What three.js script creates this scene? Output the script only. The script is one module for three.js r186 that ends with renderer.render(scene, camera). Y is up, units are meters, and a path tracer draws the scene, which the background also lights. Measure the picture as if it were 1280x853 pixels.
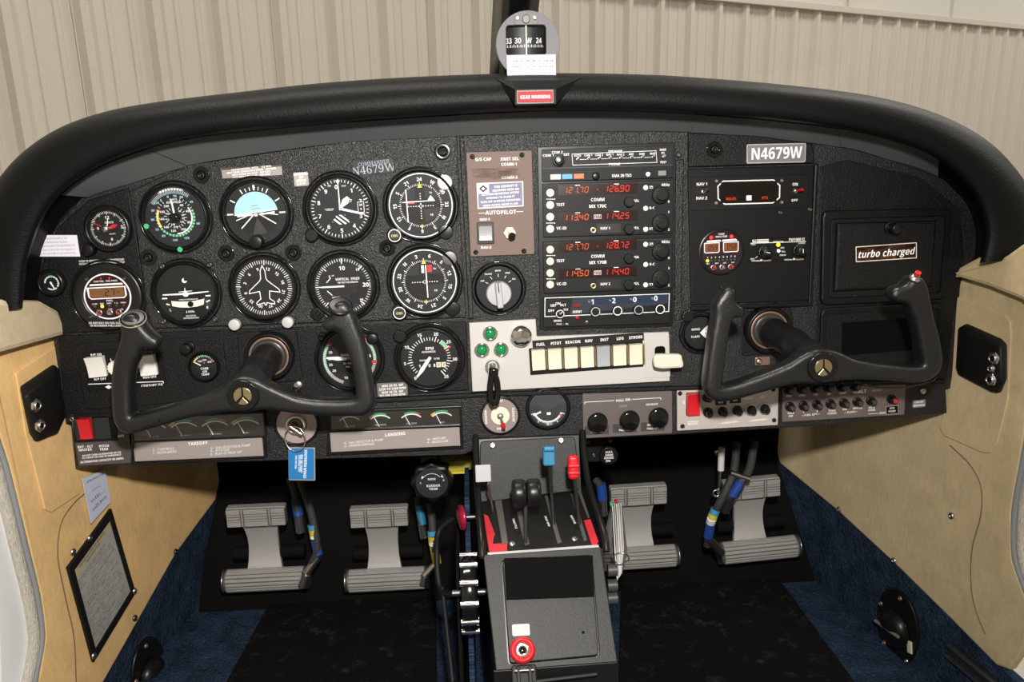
import * as THREE from 'three';
import { RoundedBoxGeometry } from 'three/addons/geometries/RoundedBoxGeometry.js';
import { ConvexGeometry } from 'three/addons/geometries/ConvexGeometry.js';
import { MarchingCubes } from 'three/addons/objects/MarchingCubes.js';
import { RectAreaLightUniformsLib } from 'three/addons/lights/RectAreaLightUniformsLib.js';
import { mergeGeometries, mergeVertices, toCreasedNormals } from 'three/addons/utils/BufferGeometryUtils.js';

// ---------------------------------------------------------------- camera, light, exposure
const W = 1280, H = 853, FOC = 1024, D2R = Math.PI / 180;
const scene = new THREE.Scene();
scene.background = new THREE.Color(0x05060a);
const renderer = new THREE.WebGLRenderer({ antialias: true });
renderer.toneMapping = THREE.LinearToneMapping;
renderer.toneMappingExposure = 1.0;
renderer.shadowMap.enabled = true;
RectAreaLightUniformsLib.init();
const camera = new THREE.PerspectiveCamera(2 * Math.atan(H / 2 / FOC) / D2R, W / H, 0.02, 60);
camera.rotation.order = 'YXZ';
camera.rotation.set(-15.5 * D2R, -3 * D2R, -1.2 * D2R);
camera.updateMatrixWorld();
const V = (x, y, z) => new THREE.Vector3(x, y, z);
const rayDir = (u, v) => V((u - W / 2) / FOC, -(v - H / 2) / FOC, -1).applyQuaternion(camera.quaternion);
const EYE = rayDir(665, 427).multiplyScalar(-1.0);      // one metre from the middle of the panel
camera.position.copy(EYE);
camera.updateMatrixWorld();
// the photographer's flash, a hand above the lens
const flash = new THREE.SpotLight(0xfffaf2, 5.4, 0, 48 * D2R, 0.8, 2);
flash.position.copy(EYE).add(V(0.035, 0.17, 0.0));
flash.target.position.set(-0.13, -0.06, 0);
flash.castShadow = true; flash.shadow.radius = 1.2; flash.shadow.mapSize.set(2048, 2048);
scene.add(flash, flash.target);
// hangar: the wall seen through the windshield runs away to the right
const HA = 56.8 * D2R, HE1 = V(Math.sin(HA), 0, -Math.cos(HA)), HE2 = V(-Math.cos(HA), 0, -Math.sin(HA)).negate();
const HO = V(0.24, 0, -4.36), HFLOOR = -1.25, HTOP = 4.6;
const hangarPoint = (a, y, b) => HO.clone().addScaledVector(HE1, a).addScaledVector(HE2, b).setY(y);
const ADDED_LAMPS = [[-3, 2.6], [2.5, 2.6], [8, 2.6], [-3, 7], [2.5, 7], [8, 7]];
const LAMP_POWER = 40;

// ---------------------------------------------------------------- helpers
let seed = 7;
const rnd = () => { seed |= 0; seed = seed + 0x6D2B79F5 | 0; let t = Math.imul(seed ^ seed >>> 15, 1 | seed); t = t + Math.imul(t ^ t >>> 7, 61 | t) ^ t; return ((t ^ t >>> 14) >>> 0) / 4294967296; };
const used = {};
const numbered = (n) => { const k = used[n] || 0; used[n] = k + 1; return k ? n + '_' + String(k).padStart(3, '0') : n; };
// a frame: a plane in the place, with its own axes; at(u, v, h) is where the line of sight through a photo pixel meets it, h above it
function frame(o, ey, ez) {
  const ex = new THREE.Vector3().crossVectors(ey, ez).normalize();
  const q = new THREE.Quaternion().setFromRotationMatrix(new THREE.Matrix4().makeBasis(ex, ey, ez));
  const qi = q.clone().invert();
  return {
    o, ex, ey, ez, q,
    at(u, v, h = 0) {
      const d = rayDir(u, v), p0 = o.clone().addScaledVector(ez, h);
      const t = p0.sub(EYE).dot(ez) / d.dot(ez);
      return EYE.clone().addScaledVector(d, t).sub(o).applyQuaternion(qi);
    },
    world(p) { return p.clone().applyQuaternion(q).add(o); },
    local(p) { return p.clone().sub(o).applyQuaternion(qi); },
  };
}
const TAU = 4.5 * D2R;
const PF = frame(V(0, 0, 0), V(0, Math.cos(TAU), -Math.sin(TAU)), V(0, Math.sin(TAU), Math.cos(TAU)));   // instrument panel
const LA = Math.atan2(0.0585, 0.35), RA = 11.4 * D2R;
const LF = frame(V(-0.575, 0, 0), V(0, 1, 0), V(Math.cos(LA), 0, Math.sin(LA)));                        // left side wall
const RF = frame(V(0.535, 0, 0), V(0, 1, 0), V(-Math.cos(RA), 0, Math.sin(RA)));                        // right side wall
const GF = frame(V(0, -0.5, 0), V(0, 0, -1), V(0, 1, 0));                                              // cabin floor
const ZF = (z) => frame(V(0, 0, z), V(0, 1, 0), V(0, 0, 1));                                           // upright plane across the cabin
function thing(F, name, label, category, pos, roll = 0, group) {     // group at a thing's base, pos in the frame's axes
  const g = new THREE.Group(); g.name = numbered(name); scene.add(g);
  g.position.copy(F.world(pos)); g.quaternion.copy(F.q).multiply(new THREE.Quaternion().setFromAxisAngle(V(0, 0, 1), roll));
  g.userData = { label, category };
  if (group) g.userData.group = group;
  g.loc = (u, v, z = 0) => F.at(u, v, pos.z + z).sub(pos).applyAxisAngle(V(0, 0, 1), -roll);
  return g;
}
function add(parent, name, geo, mat, x = 0, y = 0, z = 0, rx = 0, ry = 0, rz = 0) {
  const m = new THREE.Mesh(geo, mat); m.name = name; m.position.set(x, y, z); m.rotation.set(rx, ry, rz);
  m.castShadow = m.receiveShadow = true; parent.add(m); return m;
}
function struct(name, geo, mat, F) {
  const m = add(scene, name, geo, mat); m.userData = { kind: 'structure' };
  if (F) { m.position.copy(F.o); m.quaternion.copy(F.q); }
  return m;
}
// ---- shapes
const shapeOf = (pts) => new THREE.Shape(pts.map((p) => new THREE.Vector2(p.x ?? p[0], p.y ?? p[1])));
function rrShape(w, h, r, S = new THREE.Shape(), cx = 0, cy = 0) {
  const x = cx - w / 2, y = cy - h / 2; r = Math.min(r, w / 2.01, h / 2.01);
  S.moveTo(x + r, y); S.lineTo(x + w - r, y); S.absarc(x + w - r, y + r, r, -Math.PI / 2, 0); S.lineTo(x + w, y + h - r); S.absarc(x + w - r, y + h - r, r, 0, Math.PI / 2);
  S.lineTo(x + r, y + h); S.absarc(x + r, y + h - r, r, Math.PI / 2, Math.PI); S.lineTo(x, y + r); S.absarc(x + r, y + r, r, Math.PI, Math.PI * 1.5); return S;
}
function ext(shape, d, bev = 0, seg = 6) {               // extruded from z = 0 to z = d, front edge bevelled
  const b = Math.min(bev, d * 0.49);
  const g = new THREE.ExtrudeGeometry(shape, { depth: d - b * (b ? 2 : 0), bevelEnabled: b > 0, bevelThickness: b, bevelSize: b, bevelOffset: -b, bevelSegments: 2, curveSegments: seg });
  if (b) g.translate(0, 0, b); return g;
}
function unitUV(g) { g.computeBoundingBox(); const b = g.boundingBox, p = g.attributes.position, uv = g.attributes.uv; for (let i = 0; i < p.count; i++) uv.setXY(i, (p.getX(i) - b.min.x) / (b.max.x - b.min.x), (p.getY(i) - b.min.y) / (b.max.y - b.min.y)); return g; }
function metreUV(g, s = 0.1, axes = 'xy') { const p = g.attributes.position; if (!g.attributes.uv) g.setAttribute('uv', new THREE.BufferAttribute(new Float32Array(p.count * 2), 2)); const f = { x: (i) => p.getX(i), y: (i) => p.getY(i), z: (i) => p.getZ(i) }; for (let i = 0; i < p.count; i++) g.attributes.uv.setXY(i, f[axes[0]](i) / s, f[axes[1]](i) / s); return g; }
const rbox = (w, h, d, r = 0.001, seg = 2) => new RoundedBoxGeometry(w, h, d, seg, Math.min(r, w / 2.05, h / 2.05, d / 2.05));
const lat = (pts, seg = 28) => new THREE.LatheGeometry(pts.map((p) => new THREE.Vector2(Math.max(p[0], 0), p[1])), seg).rotateX(Math.PI / 2);    // [radius, z] profile around z, from outside in the direction of growing z
const disc = (r, d, b = d * 0.3, seg = 28) => lat([[0, 0], [r, 0], [r, d - b], [r - b, d], [0, d]], seg);
const ring = (ro, ri, d, b = d * 0.25, seg = 40) => lat([[ri, 0], [ro, 0], [ro, d - b], [ro - b, d], [ri + b, d], [ri, d - b], [ri, 0]], seg);
const dome = (r, h, seg = 20) => lat([[0, 0], [r, 0], [r, h * 0.15], [r * 0.93, h * 0.5], [r * 0.7, h * 0.82], [r * 0.35, h * 0.97], [0, h]], seg);
function fluted(r, d, n = 14, cut = 0.1) { const S = new THREE.Shape(); for (let i = 0; i <= n * 4; i++) { const a = i / (n * 4) * Math.PI * 2, k = r * (i % 4 < 2 ? 1 : 1 - cut); i ? S.lineTo(k * Math.cos(a), k * Math.sin(a)) : S.moveTo(k, 0); } return ext(S, d, Math.min(d * 0.15, r * 0.1)); }
function tube(pts, r, seg = 40, rs = 8) { return new THREE.TubeGeometry(new THREE.CatmullRomCurve3(pts, false, 'centripetal'), seg, r, rs); }
function rod(a, b, r0, r1 = r0, seg = 14) { const d = b.clone().sub(a), g = new THREE.CylinderGeometry(r1, r0, d.length(), seg); g.translate(0, d.length() / 2, 0); g.applyQuaternion(new THREE.Quaternion().setFromUnitVectors(V(0, 1, 0), d.normalize())); return g.translate(a.x, a.y, a.z); }
const roundHull = (pts, r) => { const s = new THREE.IcosahedronGeometry(r, 1).attributes.position, all = []; for (const p of pts) for (let i = 0; i < s.count; i += 3) all.push(V(p.x + s.getX(i), p.y + s.getY(i), p.z + s.getZ(i))); const g = toCreasedNormals(hull(all), 0.7); return metreUV(g, 0.1); };
const hull = (pts) => { const g = new ConvexGeometry(pts); g.setAttribute('uv', new THREE.BufferAttribute(new Float32Array(g.attributes.position.count * 2), 2)); return g; };
function quadGrid(a, b, c, d, n = 6) {                   // a curved-free patch: top left, top right, bottom right, bottom left
  const P = [], U = [], I = [];
  for (let j = 0; j <= n; j++) for (let i = 0; i <= n; i++) { const s = i / n, t = j / n, p = a.clone().lerp(b, s).lerp(d.clone().lerp(c, s), t); P.push(p.x, p.y, p.z); U.push(s, 1 - t); }
  for (let j = 0; j < n; j++) for (let i = 0; i < n; i++) { const k = j * (n + 1) + i; I.push(k, k + n + 1, k + 1, k + 1, k + n + 1, k + n + 2); }
  const g = new THREE.BufferGeometry(); g.setAttribute('position', new THREE.Float32BufferAttribute(P, 3)); g.setAttribute('uv', new THREE.Float32BufferAttribute(U, 2)); g.setIndex(I); g.computeVertexNormals(); return g;
}
function gridGeo(rows, closed = false) {                 // rows of points into a surface
  const P = [], U = [], I = [], n = rows[0].length;
  let run = 0;
  rows.forEach((r, i) => { if (i) run += r[0].distanceTo(rows[i - 1][0]); let q = 0; r.forEach((p, j) => { if (j) q += p.distanceTo(r[j - 1]); P.push(p.x, p.y, p.z); U.push(run / 0.1, q / 0.1); }); });
  for (let i = 0; i + 1 < rows.length; i++) for (let j = 0; j + 1 < n; j++) { const k = i * n + j; I.push(k, k + 1, k + n, k + 1, k + n + 1, k + n); }
  const g = new THREE.BufferGeometry(); g.setAttribute('position', new THREE.Float32BufferAttribute(P, 3)); g.setAttribute('uv', new THREE.Float32BufferAttribute(U, 2)); g.setIndex(I); g.computeVertexNormals(); return g;
}
// ---- textures and materials
function noiseTex(n, fn, srgb) { const d = new Uint8Array(n * n * 4); for (let y = 0; y < n; y++) for (let x = 0; x < n; x++) { const c = fn(x, y), k = (y * n + x) * 4; d[k] = c[0]; d[k + 1] = c[1]; d[k + 2] = c[2]; d[k + 3] = 255; } const t = new THREE.DataTexture(d, n, n); t.wrapS = t.wrapT = THREE.RepeatWrapping; t.magFilter = THREE.LinearFilter; t.minFilter = THREE.LinearMipmapLinearFilter; t.generateMipmaps = true; if (srgb) t.colorSpace = THREE.SRGBColorSpace; t.needsUpdate = true; return t; }
function lattice(n) { const a = new Float32Array(n * n); for (let i = 0; i < n * n; i++) a[i] = rnd(); return (x, y) => { const xi = Math.floor(x), yi = Math.floor(y), fx = x - xi, fy = y - yi, s = (t) => t * t * (3 - 2 * t), g = (i, j) => a[((j % n + n) % n) * n + (i % n + n) % n]; const u = s(fx), v = s(fy); return (g(xi, yi) * (1 - u) + g(xi + 1, yi) * u) * (1 - v) + (g(xi, yi + 1) * (1 - u) + g(xi + 1, yi + 1) * u) * v; }; }
const l64 = lattice(64), l32 = lattice(32), l16 = lattice(16), l128 = lattice(128);
const wrinkle = noiseTex(512, (x, y) => { const v = 255 * (0.55 * l128(x / 4, y / 4) + 0.3 * l64(x / 8, y / 8) + 0.15 * rnd()); return [v, v, v]; });
const fine = noiseTex(256, (x, y) => { const v = 255 * (0.6 * rnd() + 0.4 * l64(x / 4, y / 4)); return [v, v, v]; });
const carpetTex = noiseTex(512, (x, y) => { const v = 0.35 + 0.75 * rnd() * (0.5 + 0.5 * l128(x / 4, y / 4)) + 0.25 * (l16(x / 32, y / 32) - 0.5), w = rnd() < 0.05 ? 1.5 : 1; return [Math.min(255, 54 * v * w), Math.min(255, 74 * v * w), Math.min(255, 102 * v * w)]; }, true);
const matTex = noiseTex(512, (x, y) => { const n = l16(x / 32, y / 32) * 0.6 + l64(x / 8, y / 8) * 0.4, d = n > 0.62 ? (n - 0.62) * 90 * (0.5 + rnd()) : 0, b = 9 + 8 * rnd(); return [b + d, b + d, b + d * 0.95]; }, true);
const fabricBump = noiseTex(256, (x, y) => { const v = 255 * (0.5 * l64(x / 2, y / 8) + 0.3 * l64(x / 4, y / 4) + 0.2 * rnd()); return [v, v, v]; });
const tanTex = (r, g, b) => noiseTex(512, (x, y) => { const k = 0.94 + 0.07 * l16(x / 32, y / 32) + 0.05 * l128(x / 4, y / 8) + 0.03 * (rnd() - 0.5), st = 1 - 0.05 * Math.max(0, l32(x / 16 + 7, y / 16 + 3) - 0.85) / 0.15; return [Math.min(255, r * k * st), Math.min(255, g * k * st), Math.min(255, b * k * st * 0.99)]; }, true);
const lin = (r, g = r, b = r) => new THREE.Color().setRGB(r, g, b);
const std = (color, roughness = 0.5, metalness = 0, extra = {}) => (extra.specularIntensity !== undefined ? new THREE.MeshPhysicalMaterial({ color, roughness, metalness, ...extra }) : new THREE.MeshStandardMaterial({ color, roughness, metalness, ...extra }));
const M = {
  wrinkle: std(lin(0.007), 0.38, 0, { bumpMap: wrinkle, bumpScale: 0.0008, specularIntensity: 1 }),
  wrinkleGrey: std(lin(0.011, 0.011, 0.0115), 0.38, 0, { bumpMap: wrinkle, bumpScale: 0.0007, specularIntensity: 0.8 }),
  coverGrey: std(lin(0.0095, 0.0095, 0.01), 0.46, 0, { bumpMap: fine, bumpScale: 0.0002, specularIntensity: 0.65 }), plate: std(lin(0.005), 0.45, 0, { bumpMap: wrinkle, bumpScale: 0.0006, specularIntensity: 0.5 }),
  black: std(lin(0.0065), 0.34, 0, { specularIntensity: 0.7 }), blackMatt: std(lin(0.005), 0.8, 0, { specularIntensity: 0.2 }), gloss: std(lin(0.006), 0.12), rubber: std(lin(0.007), 0.55, 0, { specularIntensity: 0.5 }),
  pad: std(lin(0.005), 0.5, 0, { bumpMap: fabricBump, bumpScale: 0.0003, specularIntensity: 0.3 }),
  yoke: std(lin(0.0085, 0.0085, 0.009), 0.34, 0, { bumpMap: fine, bumpScale: 0.0002 }),
  felt: std(lin(0.0055), 0.95, 0, { specularIntensity: 0.08 }),  // near-black; its small discs and slot stand in for shade inside holes
  steel: std(lin(0.62, 0.61, 0.6), 0.32, 1), chrome: std(lin(0.85), 0.08, 1), castGrooveShade: std(lin(0.12, 0.115, 0.11), 0.5, 0.3), cast: std(lin(0.48, 0.47, 0.46), 0.42, 0.35, { bumpMap: fine, bumpScale: 0.0005 }), brass: std(lin(0.62, 0.5, 0.3), 0.3, 1), copper: std(lin(0.3, 0.2, 0.15), 0.4, 0.7), darkSteel: std(lin(0.12), 0.35, 0.9),  // pedal groove shade is put into a darker copy of the cast colour
  white: std(lin(0.72, 0.71, 0.68), 0.5), cream: std(lin(0.76, 0.7, 0.55), 0.45), whitePrint: std(lin(0.85), 0.6), greyPlastic: std(lin(0.42, 0.43, 0.44), 0.5), stripGrey: std(lin(0.075, 0.077, 0.08), 0.5), stripDark: std(lin(0.028), 0.6),
  red: std(lin(0.55, 0.01, 0.018), 0.35), redCloth: std(lin(0.55, 0.02, 0.03), 0.7), blue: std(lin(0.02, 0.17, 0.3), 0.4), green: std(lin(0.05, 0.45, 0.2), 0.5), yellow: std(lin(0.62, 0.5, 0.03), 0.5),
  hoseBlue: std(lin(0.015, 0.06, 0.3), 0.4), hose: std(lin(0.035), 0.6, 0, { bumpMap: fabricBump, bumpScale: 0.0008 }), olive: std(lin(0.3, 0.27, 0.04), 0.5),
  foam: std(lin(0.005), 1, 0, { specularIntensity: 0.2, bumpMap: fine, bumpScale: 0.002 }),
  tanLitL: std(0xffffff, 0.72, 0, { map: tanTex(222, 184, 128), bumpMap: fabricBump, bumpScale: 0.0003 }), tanLitR: std(0xffffff, 0.72, 0, { map: tanTex(203, 183, 146), bumpMap: fabricBump, bumpScale: 0.0003 }), beige: std(0xffffff, 0.8, 0, { map: tanTex(190, 174, 146), bumpMap: fabricBump, bumpScale: 0.0003 }),  // mixed-light tint of each side is put into the two wall tans
  carpet: std(0xffffff, 1, 0, { specularIntensity: 0.2, map: carpetTex, bumpMap: fine, bumpScale: 0.003 }), mat: std(0xffffff, 0.8, 0, { specularIntensity: 0.25, map: matTex, bumpMap: fine, bumpScale: 0.001 }),
  glass: new THREE.MeshPhysicalMaterial({ color: 0xffffff, transmission: 1, thickness: 0, roughness: 0.02, ior: 1.4 }),
  redGlow: std(lin(0.5, 0.01, 0.01), 0.4, 0, { emissive: lin(1, 0.03, 0.03), emissiveIntensity: 1.6 }), greenGlow: std(lin(0.008, 0.16, 0.045), 0.12, 0, { emissive: lin(0.01, 0.3, 0.08), emissiveIntensity: 0.3 }), yellowGlow: std(lin(0.6, 0.6, 0.02), 0.4, 0, { emissive: lin(0.9, 0.9, 0.05), emissiveIntensity: 0.9 }), greenDark: std(lin(0.0, 0.1, 0.045), 0.4),
  skyBlue: std(lin(0.3, 0.62, 0.66), 0.5), alu: std(lin(0.5), 0.55, 0.2), hangar: std(lin(0.5, 0.465, 0.405), 0.6), hangarUp: std(lin(0.55, 0.53, 0.49), 0.6), concrete: std(lin(0.33, 0.3, 0.27), 0.85), paintWhite: std(lin(0.85, 0.86, 0.88), 0.35), sealGrey: std(lin(0.25, 0.26, 0.27), 0.7), fuzz: std(lin(0.62, 0.58, 0.5), 1, 0, { bumpMap: fine, bumpScale: 0.002 }), ceil: std(lin(0.6, 0.55, 0.47), 0.9),
};
const SANS = 'sans-serif', SERIF = 'serif';
function canvasTex(w, h, draw) { const c = document.createElement('canvas'); c.width = Math.max(8, Math.round(w)); c.height = Math.max(8, Math.round(h)); const x = c.getContext('2d'); draw(x, c.width, c.height); const t = new THREE.CanvasTexture(c); t.colorSpace = THREE.SRGBColorSpace; t.anisotropy = 8; return t; }
// print helper in any 2D unit: T.t text, T.line, T.rect, T.circ; map() turns the caller's coordinates into canvas units
function pen(x, map) {
  return {
    x,
    t(s, u, v, size, { c = '#ececec', a = 'center', f = SANS, b = 'bold', rot = 0, sx = 1 } = {}) { const [px, py] = map(u, v); x.save(); x.translate(px, py); x.rotate(rot); x.scale(sx, 1); x.fillStyle = c; x.textAlign = a; x.textBaseline = 'middle'; x.font = `${b} ${size}px ${f}`; x.fillText(s, 0, 0); x.restore(); },
    line(u1, v1, u2, v2, w = 0.8, c = '#ececec') { x.strokeStyle = c; x.lineWidth = w; x.beginPath(); x.moveTo(...map(u1, v1)); x.lineTo(...map(u2, v2)); x.stroke(); },
    poly(pts, c = '#ececec', w = 0) { x.beginPath(); pts.forEach((p, i) => (i ? x.lineTo(...map(...p)) : x.moveTo(...map(...p)))); x.closePath(); if (w) { x.strokeStyle = c; x.lineWidth = w; x.stroke(); } else { x.fillStyle = c; x.fill(); } },
    circ(u, v, r, c = '#ececec', w = 0) { const [px, py] = map(u, v); x.beginPath(); x.arc(px, py, r, 0, 7); if (w) { x.strokeStyle = c; x.lineWidth = w; x.stroke(); } else { x.fillStyle = c; x.fill(); } },
  };
}
// a flat plate measured by its four corners in the photograph; print is drawn in photo pixels, turned into millimetres on the plate
function plate(F, name, label, category, quad, { h = 0, d = 0.002, rad = 0.0015, bev = 0.0004, bg = '#141414', k = 5, draw, rough = 0.5, group, metal = 0, bump = 0, part = 'plate' } = {}) {
  const c = quad.map((p) => F.at(p[0], p[1], h + d));
  const cen = c[0].clone().add(c[1]).add(c[2]).add(c[3]).multiplyScalar(0.25); cen.z = h;
  const e = c[1].clone().sub(c[0]).add(c[2]).sub(c[3]), roll = Math.atan2(e.y, e.x);
  const w = (c[0].distanceTo(c[1]) + c[3].distanceTo(c[2])) / 2, hh = (c[0].distanceTo(c[3]) + c[1].distanceTo(c[2])) / 2;
  const g = thing(F, name, label, category, cen, roll, group);
  g.w = w; g.h = hh; g.d = d;
  const mm = (u, v) => { const p = g.loc(u, v, d); return [(p.x + w / 2) * 1000, (hh / 2 - p.y) * 1000]; };
  const tex = canvasTex(w * 1000 * k, hh * 1000 * k, (x, cw, ch) => { x.fillStyle = bg; x.fillRect(0, 0, cw, ch); x.scale(k, k); if (draw) draw(pen(x, mm), w * 1000, hh * 1000); });
  const extra = bump ? { bumpMap: fine, bumpScale: bump } : {};
  g.plateMesh = add(g, part, unitUV(ext(rrShape(w, hh, rad), d, bev)), std(0xffffff, rough, metal, { map: tex, specularIntensity: 0.5, ...extra }));
  g.put = (nm, geo, mat, u, v, z = d, rx = 0, ry = 0, rz = 0) => { const p = g.loc(u, v, z); return add(g, nm, geo, mat, p.x, p.y, z, rx, ry, rz); };
  return g;
}
const screwGeo = (r) => lat([[0, 0], [r, 0], [r, r * 0.35], [r * 0.75, r * 0.65], [r * 0.42, r * 0.72], [r * 0.38, r * 0.3], [0, r * 0.3]], 16);
// seven-segment figures
const SEG = { 0: 'abcdef', 1: 'bc', 2: 'abged', 3: 'abgcd', 4: 'fgbc', 5: 'afgcd', 6: 'afgedc', 7: 'abc', 8: 'abcdefg', 9: 'abcdfg', '-': 'g', ' ': '' };
function seven(x, s, px, py, w, h, gap, c, lw) {
  x.save(); x.translate(px, py); x.transform(1, 0, -0.14, 1, 0, 0); x.strokeStyle = c; x.fillStyle = c; x.lineWidth = lw; x.lineCap = 'butt'; let o = 0;
  const L = { a: [0, 0, 1, 0], b: [1, 0, 1, .5], c: [1, .5, 1, 1], d: [0, 1, 1, 1], e: [0, .5, 0, 1], f: [0, 0, 0, .5], g: [0, .5, 1, .5] };
  for (const ch of s) { if (ch === '.') { x.fillRect(o - gap * 0.75, h - lw * 0.6, lw * 1.2, lw * 1.2); continue; } for (const k of SEG[ch]) { const q = L[k]; const e = 0.08; const dx = (q[2] - q[0]) * e * w, dy = (q[3] - q[1]) * e * h; x.beginPath(); x.moveTo(o + q[0] * w + dx, q[1] * h + dy); x.lineTo(o + q[2] * w - dx, q[3] * h - dy); x.stroke(); } o += w + gap; }
  x.restore();
}
// ---------------------------------------------------------------- hangar around the aircraft
const HF = frame(HO.clone(), V(0, 1, 0), HE2.clone());
{
  const yTrim = HF.at(1000, 12).y;
  const back = struct('wall_back', new THREE.BoxGeometry(22, HTOP - HFLOOR, 0.1).translate(3.5, (HTOP + HFLOOR) / 2, -0.11), M.hangar, HF);
  // profiled steel sheets: three high ribs and small stiffening ribs each
  const prof = []; const rib = (c, b, t, hgt) => prof.push([c - b / 2, 0], [c - t / 2, hgt], [c + t / 2, hgt], [c + b / 2, 0]);
  for (let i = 0; i < 3; i++) { const x = i * 0.305; rib(x + 0.05, 0.085, 0.034, 0.034); rib(x + 0.15, 0.03, 0.018, 0.006); rib(x + 0.245, 0.03, 0.018, 0.006); }
  const S = new THREE.Shape(); S.moveTo(0, -0.012); S.lineTo(0.913, -0.012); S.lineTo(0.913, 0); for (let i = prof.length - 1; i >= 0; i--) S.lineTo(...prof[i]); S.lineTo(0, 0);
  const sheet = new THREE.ExtrudeGeometry(S, { depth: yTrim - HFLOOR, bevelEnabled: false }); sheet.rotateX(-Math.PI / 2); sheet.scale(1, 1, -1);
  { const ix = sheet.index; if (!ix) { const p = sheet.attributes.position, n = sheet.attributes.normal; for (let i = 0; i < p.count; i += 3) for (const A of [p, n, sheet.attributes.uv]) { const k = A.itemSize; for (let j = 0; j < k; j++) { const t = A.array[(i + 1) * k + j]; A.array[(i + 1) * k + j] = A.array[(i + 2) * k + j]; A.array[(i + 2) * k + j] = t; } } } sheet.computeVertexNormals(); }
  for (let i = 0; i < 23; i++) add(back, 'wall_sheet', sheet, M.hangar, -7 + i * 0.915, HFLOOR, 0);
  add(back, 'eave_trim', rbox(21, 0.05, 0.05, 0.004), M.hangar, 3.5, yTrim + 0.025, 0.03);
  for (let i = 0; i < 12; i++) { add(back, 'upper_panel', rbox(1.74, HTOP - yTrim - 0.05, 0.03, 0.004), M.hangarUp, -6.1 + i * 1.76, (HTOP + yTrim) / 2 + 0.025, -0.01); add(back, 'upper_batten', rbox(0.12, HTOP - yTrim - 0.05, 0.04, 0.004), M.hangarUp, -5.22 + i * 1.76, (HTOP + yTrim) / 2 + 0.025, 0.012); }
  const wallBox = (name, w, d, a, b, turn) => { const m = struct(name, new THREE.BoxGeometry(w, HTOP - HFLOOR, d).translate(0, (HTOP + HFLOOR) / 2, 0), M.hangar, HF); m.position.copy(hangarPoint(a, 0, b)); };
  wallBox('wall_far_left', 0.1, 13, -7, 6.4); wallBox('wall_far_right', 0.1, 13, 14, 6.4); wallBox('wall_behind', 21, 0.1, 3.5, 12.8);
  const slab = (name, y, mat) => { const m = struct(name, new THREE.BoxGeometry(22, 0.15, 13.2), mat, HF); m.position.copy(hangarPoint(3.5, y, 6.4)); };
  slab('floor_hangar', HFLOOR - 0.075, M.concrete); slab('ceiling_hangar', HTOP + 0.075, M.hangarUp);
  // unseen lamp panels, added under the roof to light wall and cabin
  for (const [a, b] of ADDED_LAMPS) {
    const p = hangarPoint(a, HTOP - 0.12, b);
    const g = new THREE.Group(); g.name = numbered('added_hangar_lamp'); g.position.copy(p); g.quaternion.copy(HF.q); scene.add(g); g.userData = { label: 'unseen long lamp panel added under the hangar roof', category: 'lamp', group: 'added hangar roof lamps' };
    add(g, 'housing', rbox(2.5, 0.08, 0.66, 0.01), M.white, 0, 0.045, 0);
    add(g, 'diffuser', new THREE.BoxGeometry(2.4, 0.01, 0.56), std(lin(0.8), 0.5, 0, { emissive: lin(1, 0.98, 0.93), emissiveIntensity: 1.2 }), 0, 0, 0);
    const r = new THREE.RectAreaLight(0xfffaf0, LAMP_POWER, 2.4, 0.56); r.position.copy(p).add(V(0, -0.02, 0)); r.lookAt(p.x, p.y - 5, p.z); scene.add(r);
  }
}
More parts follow.
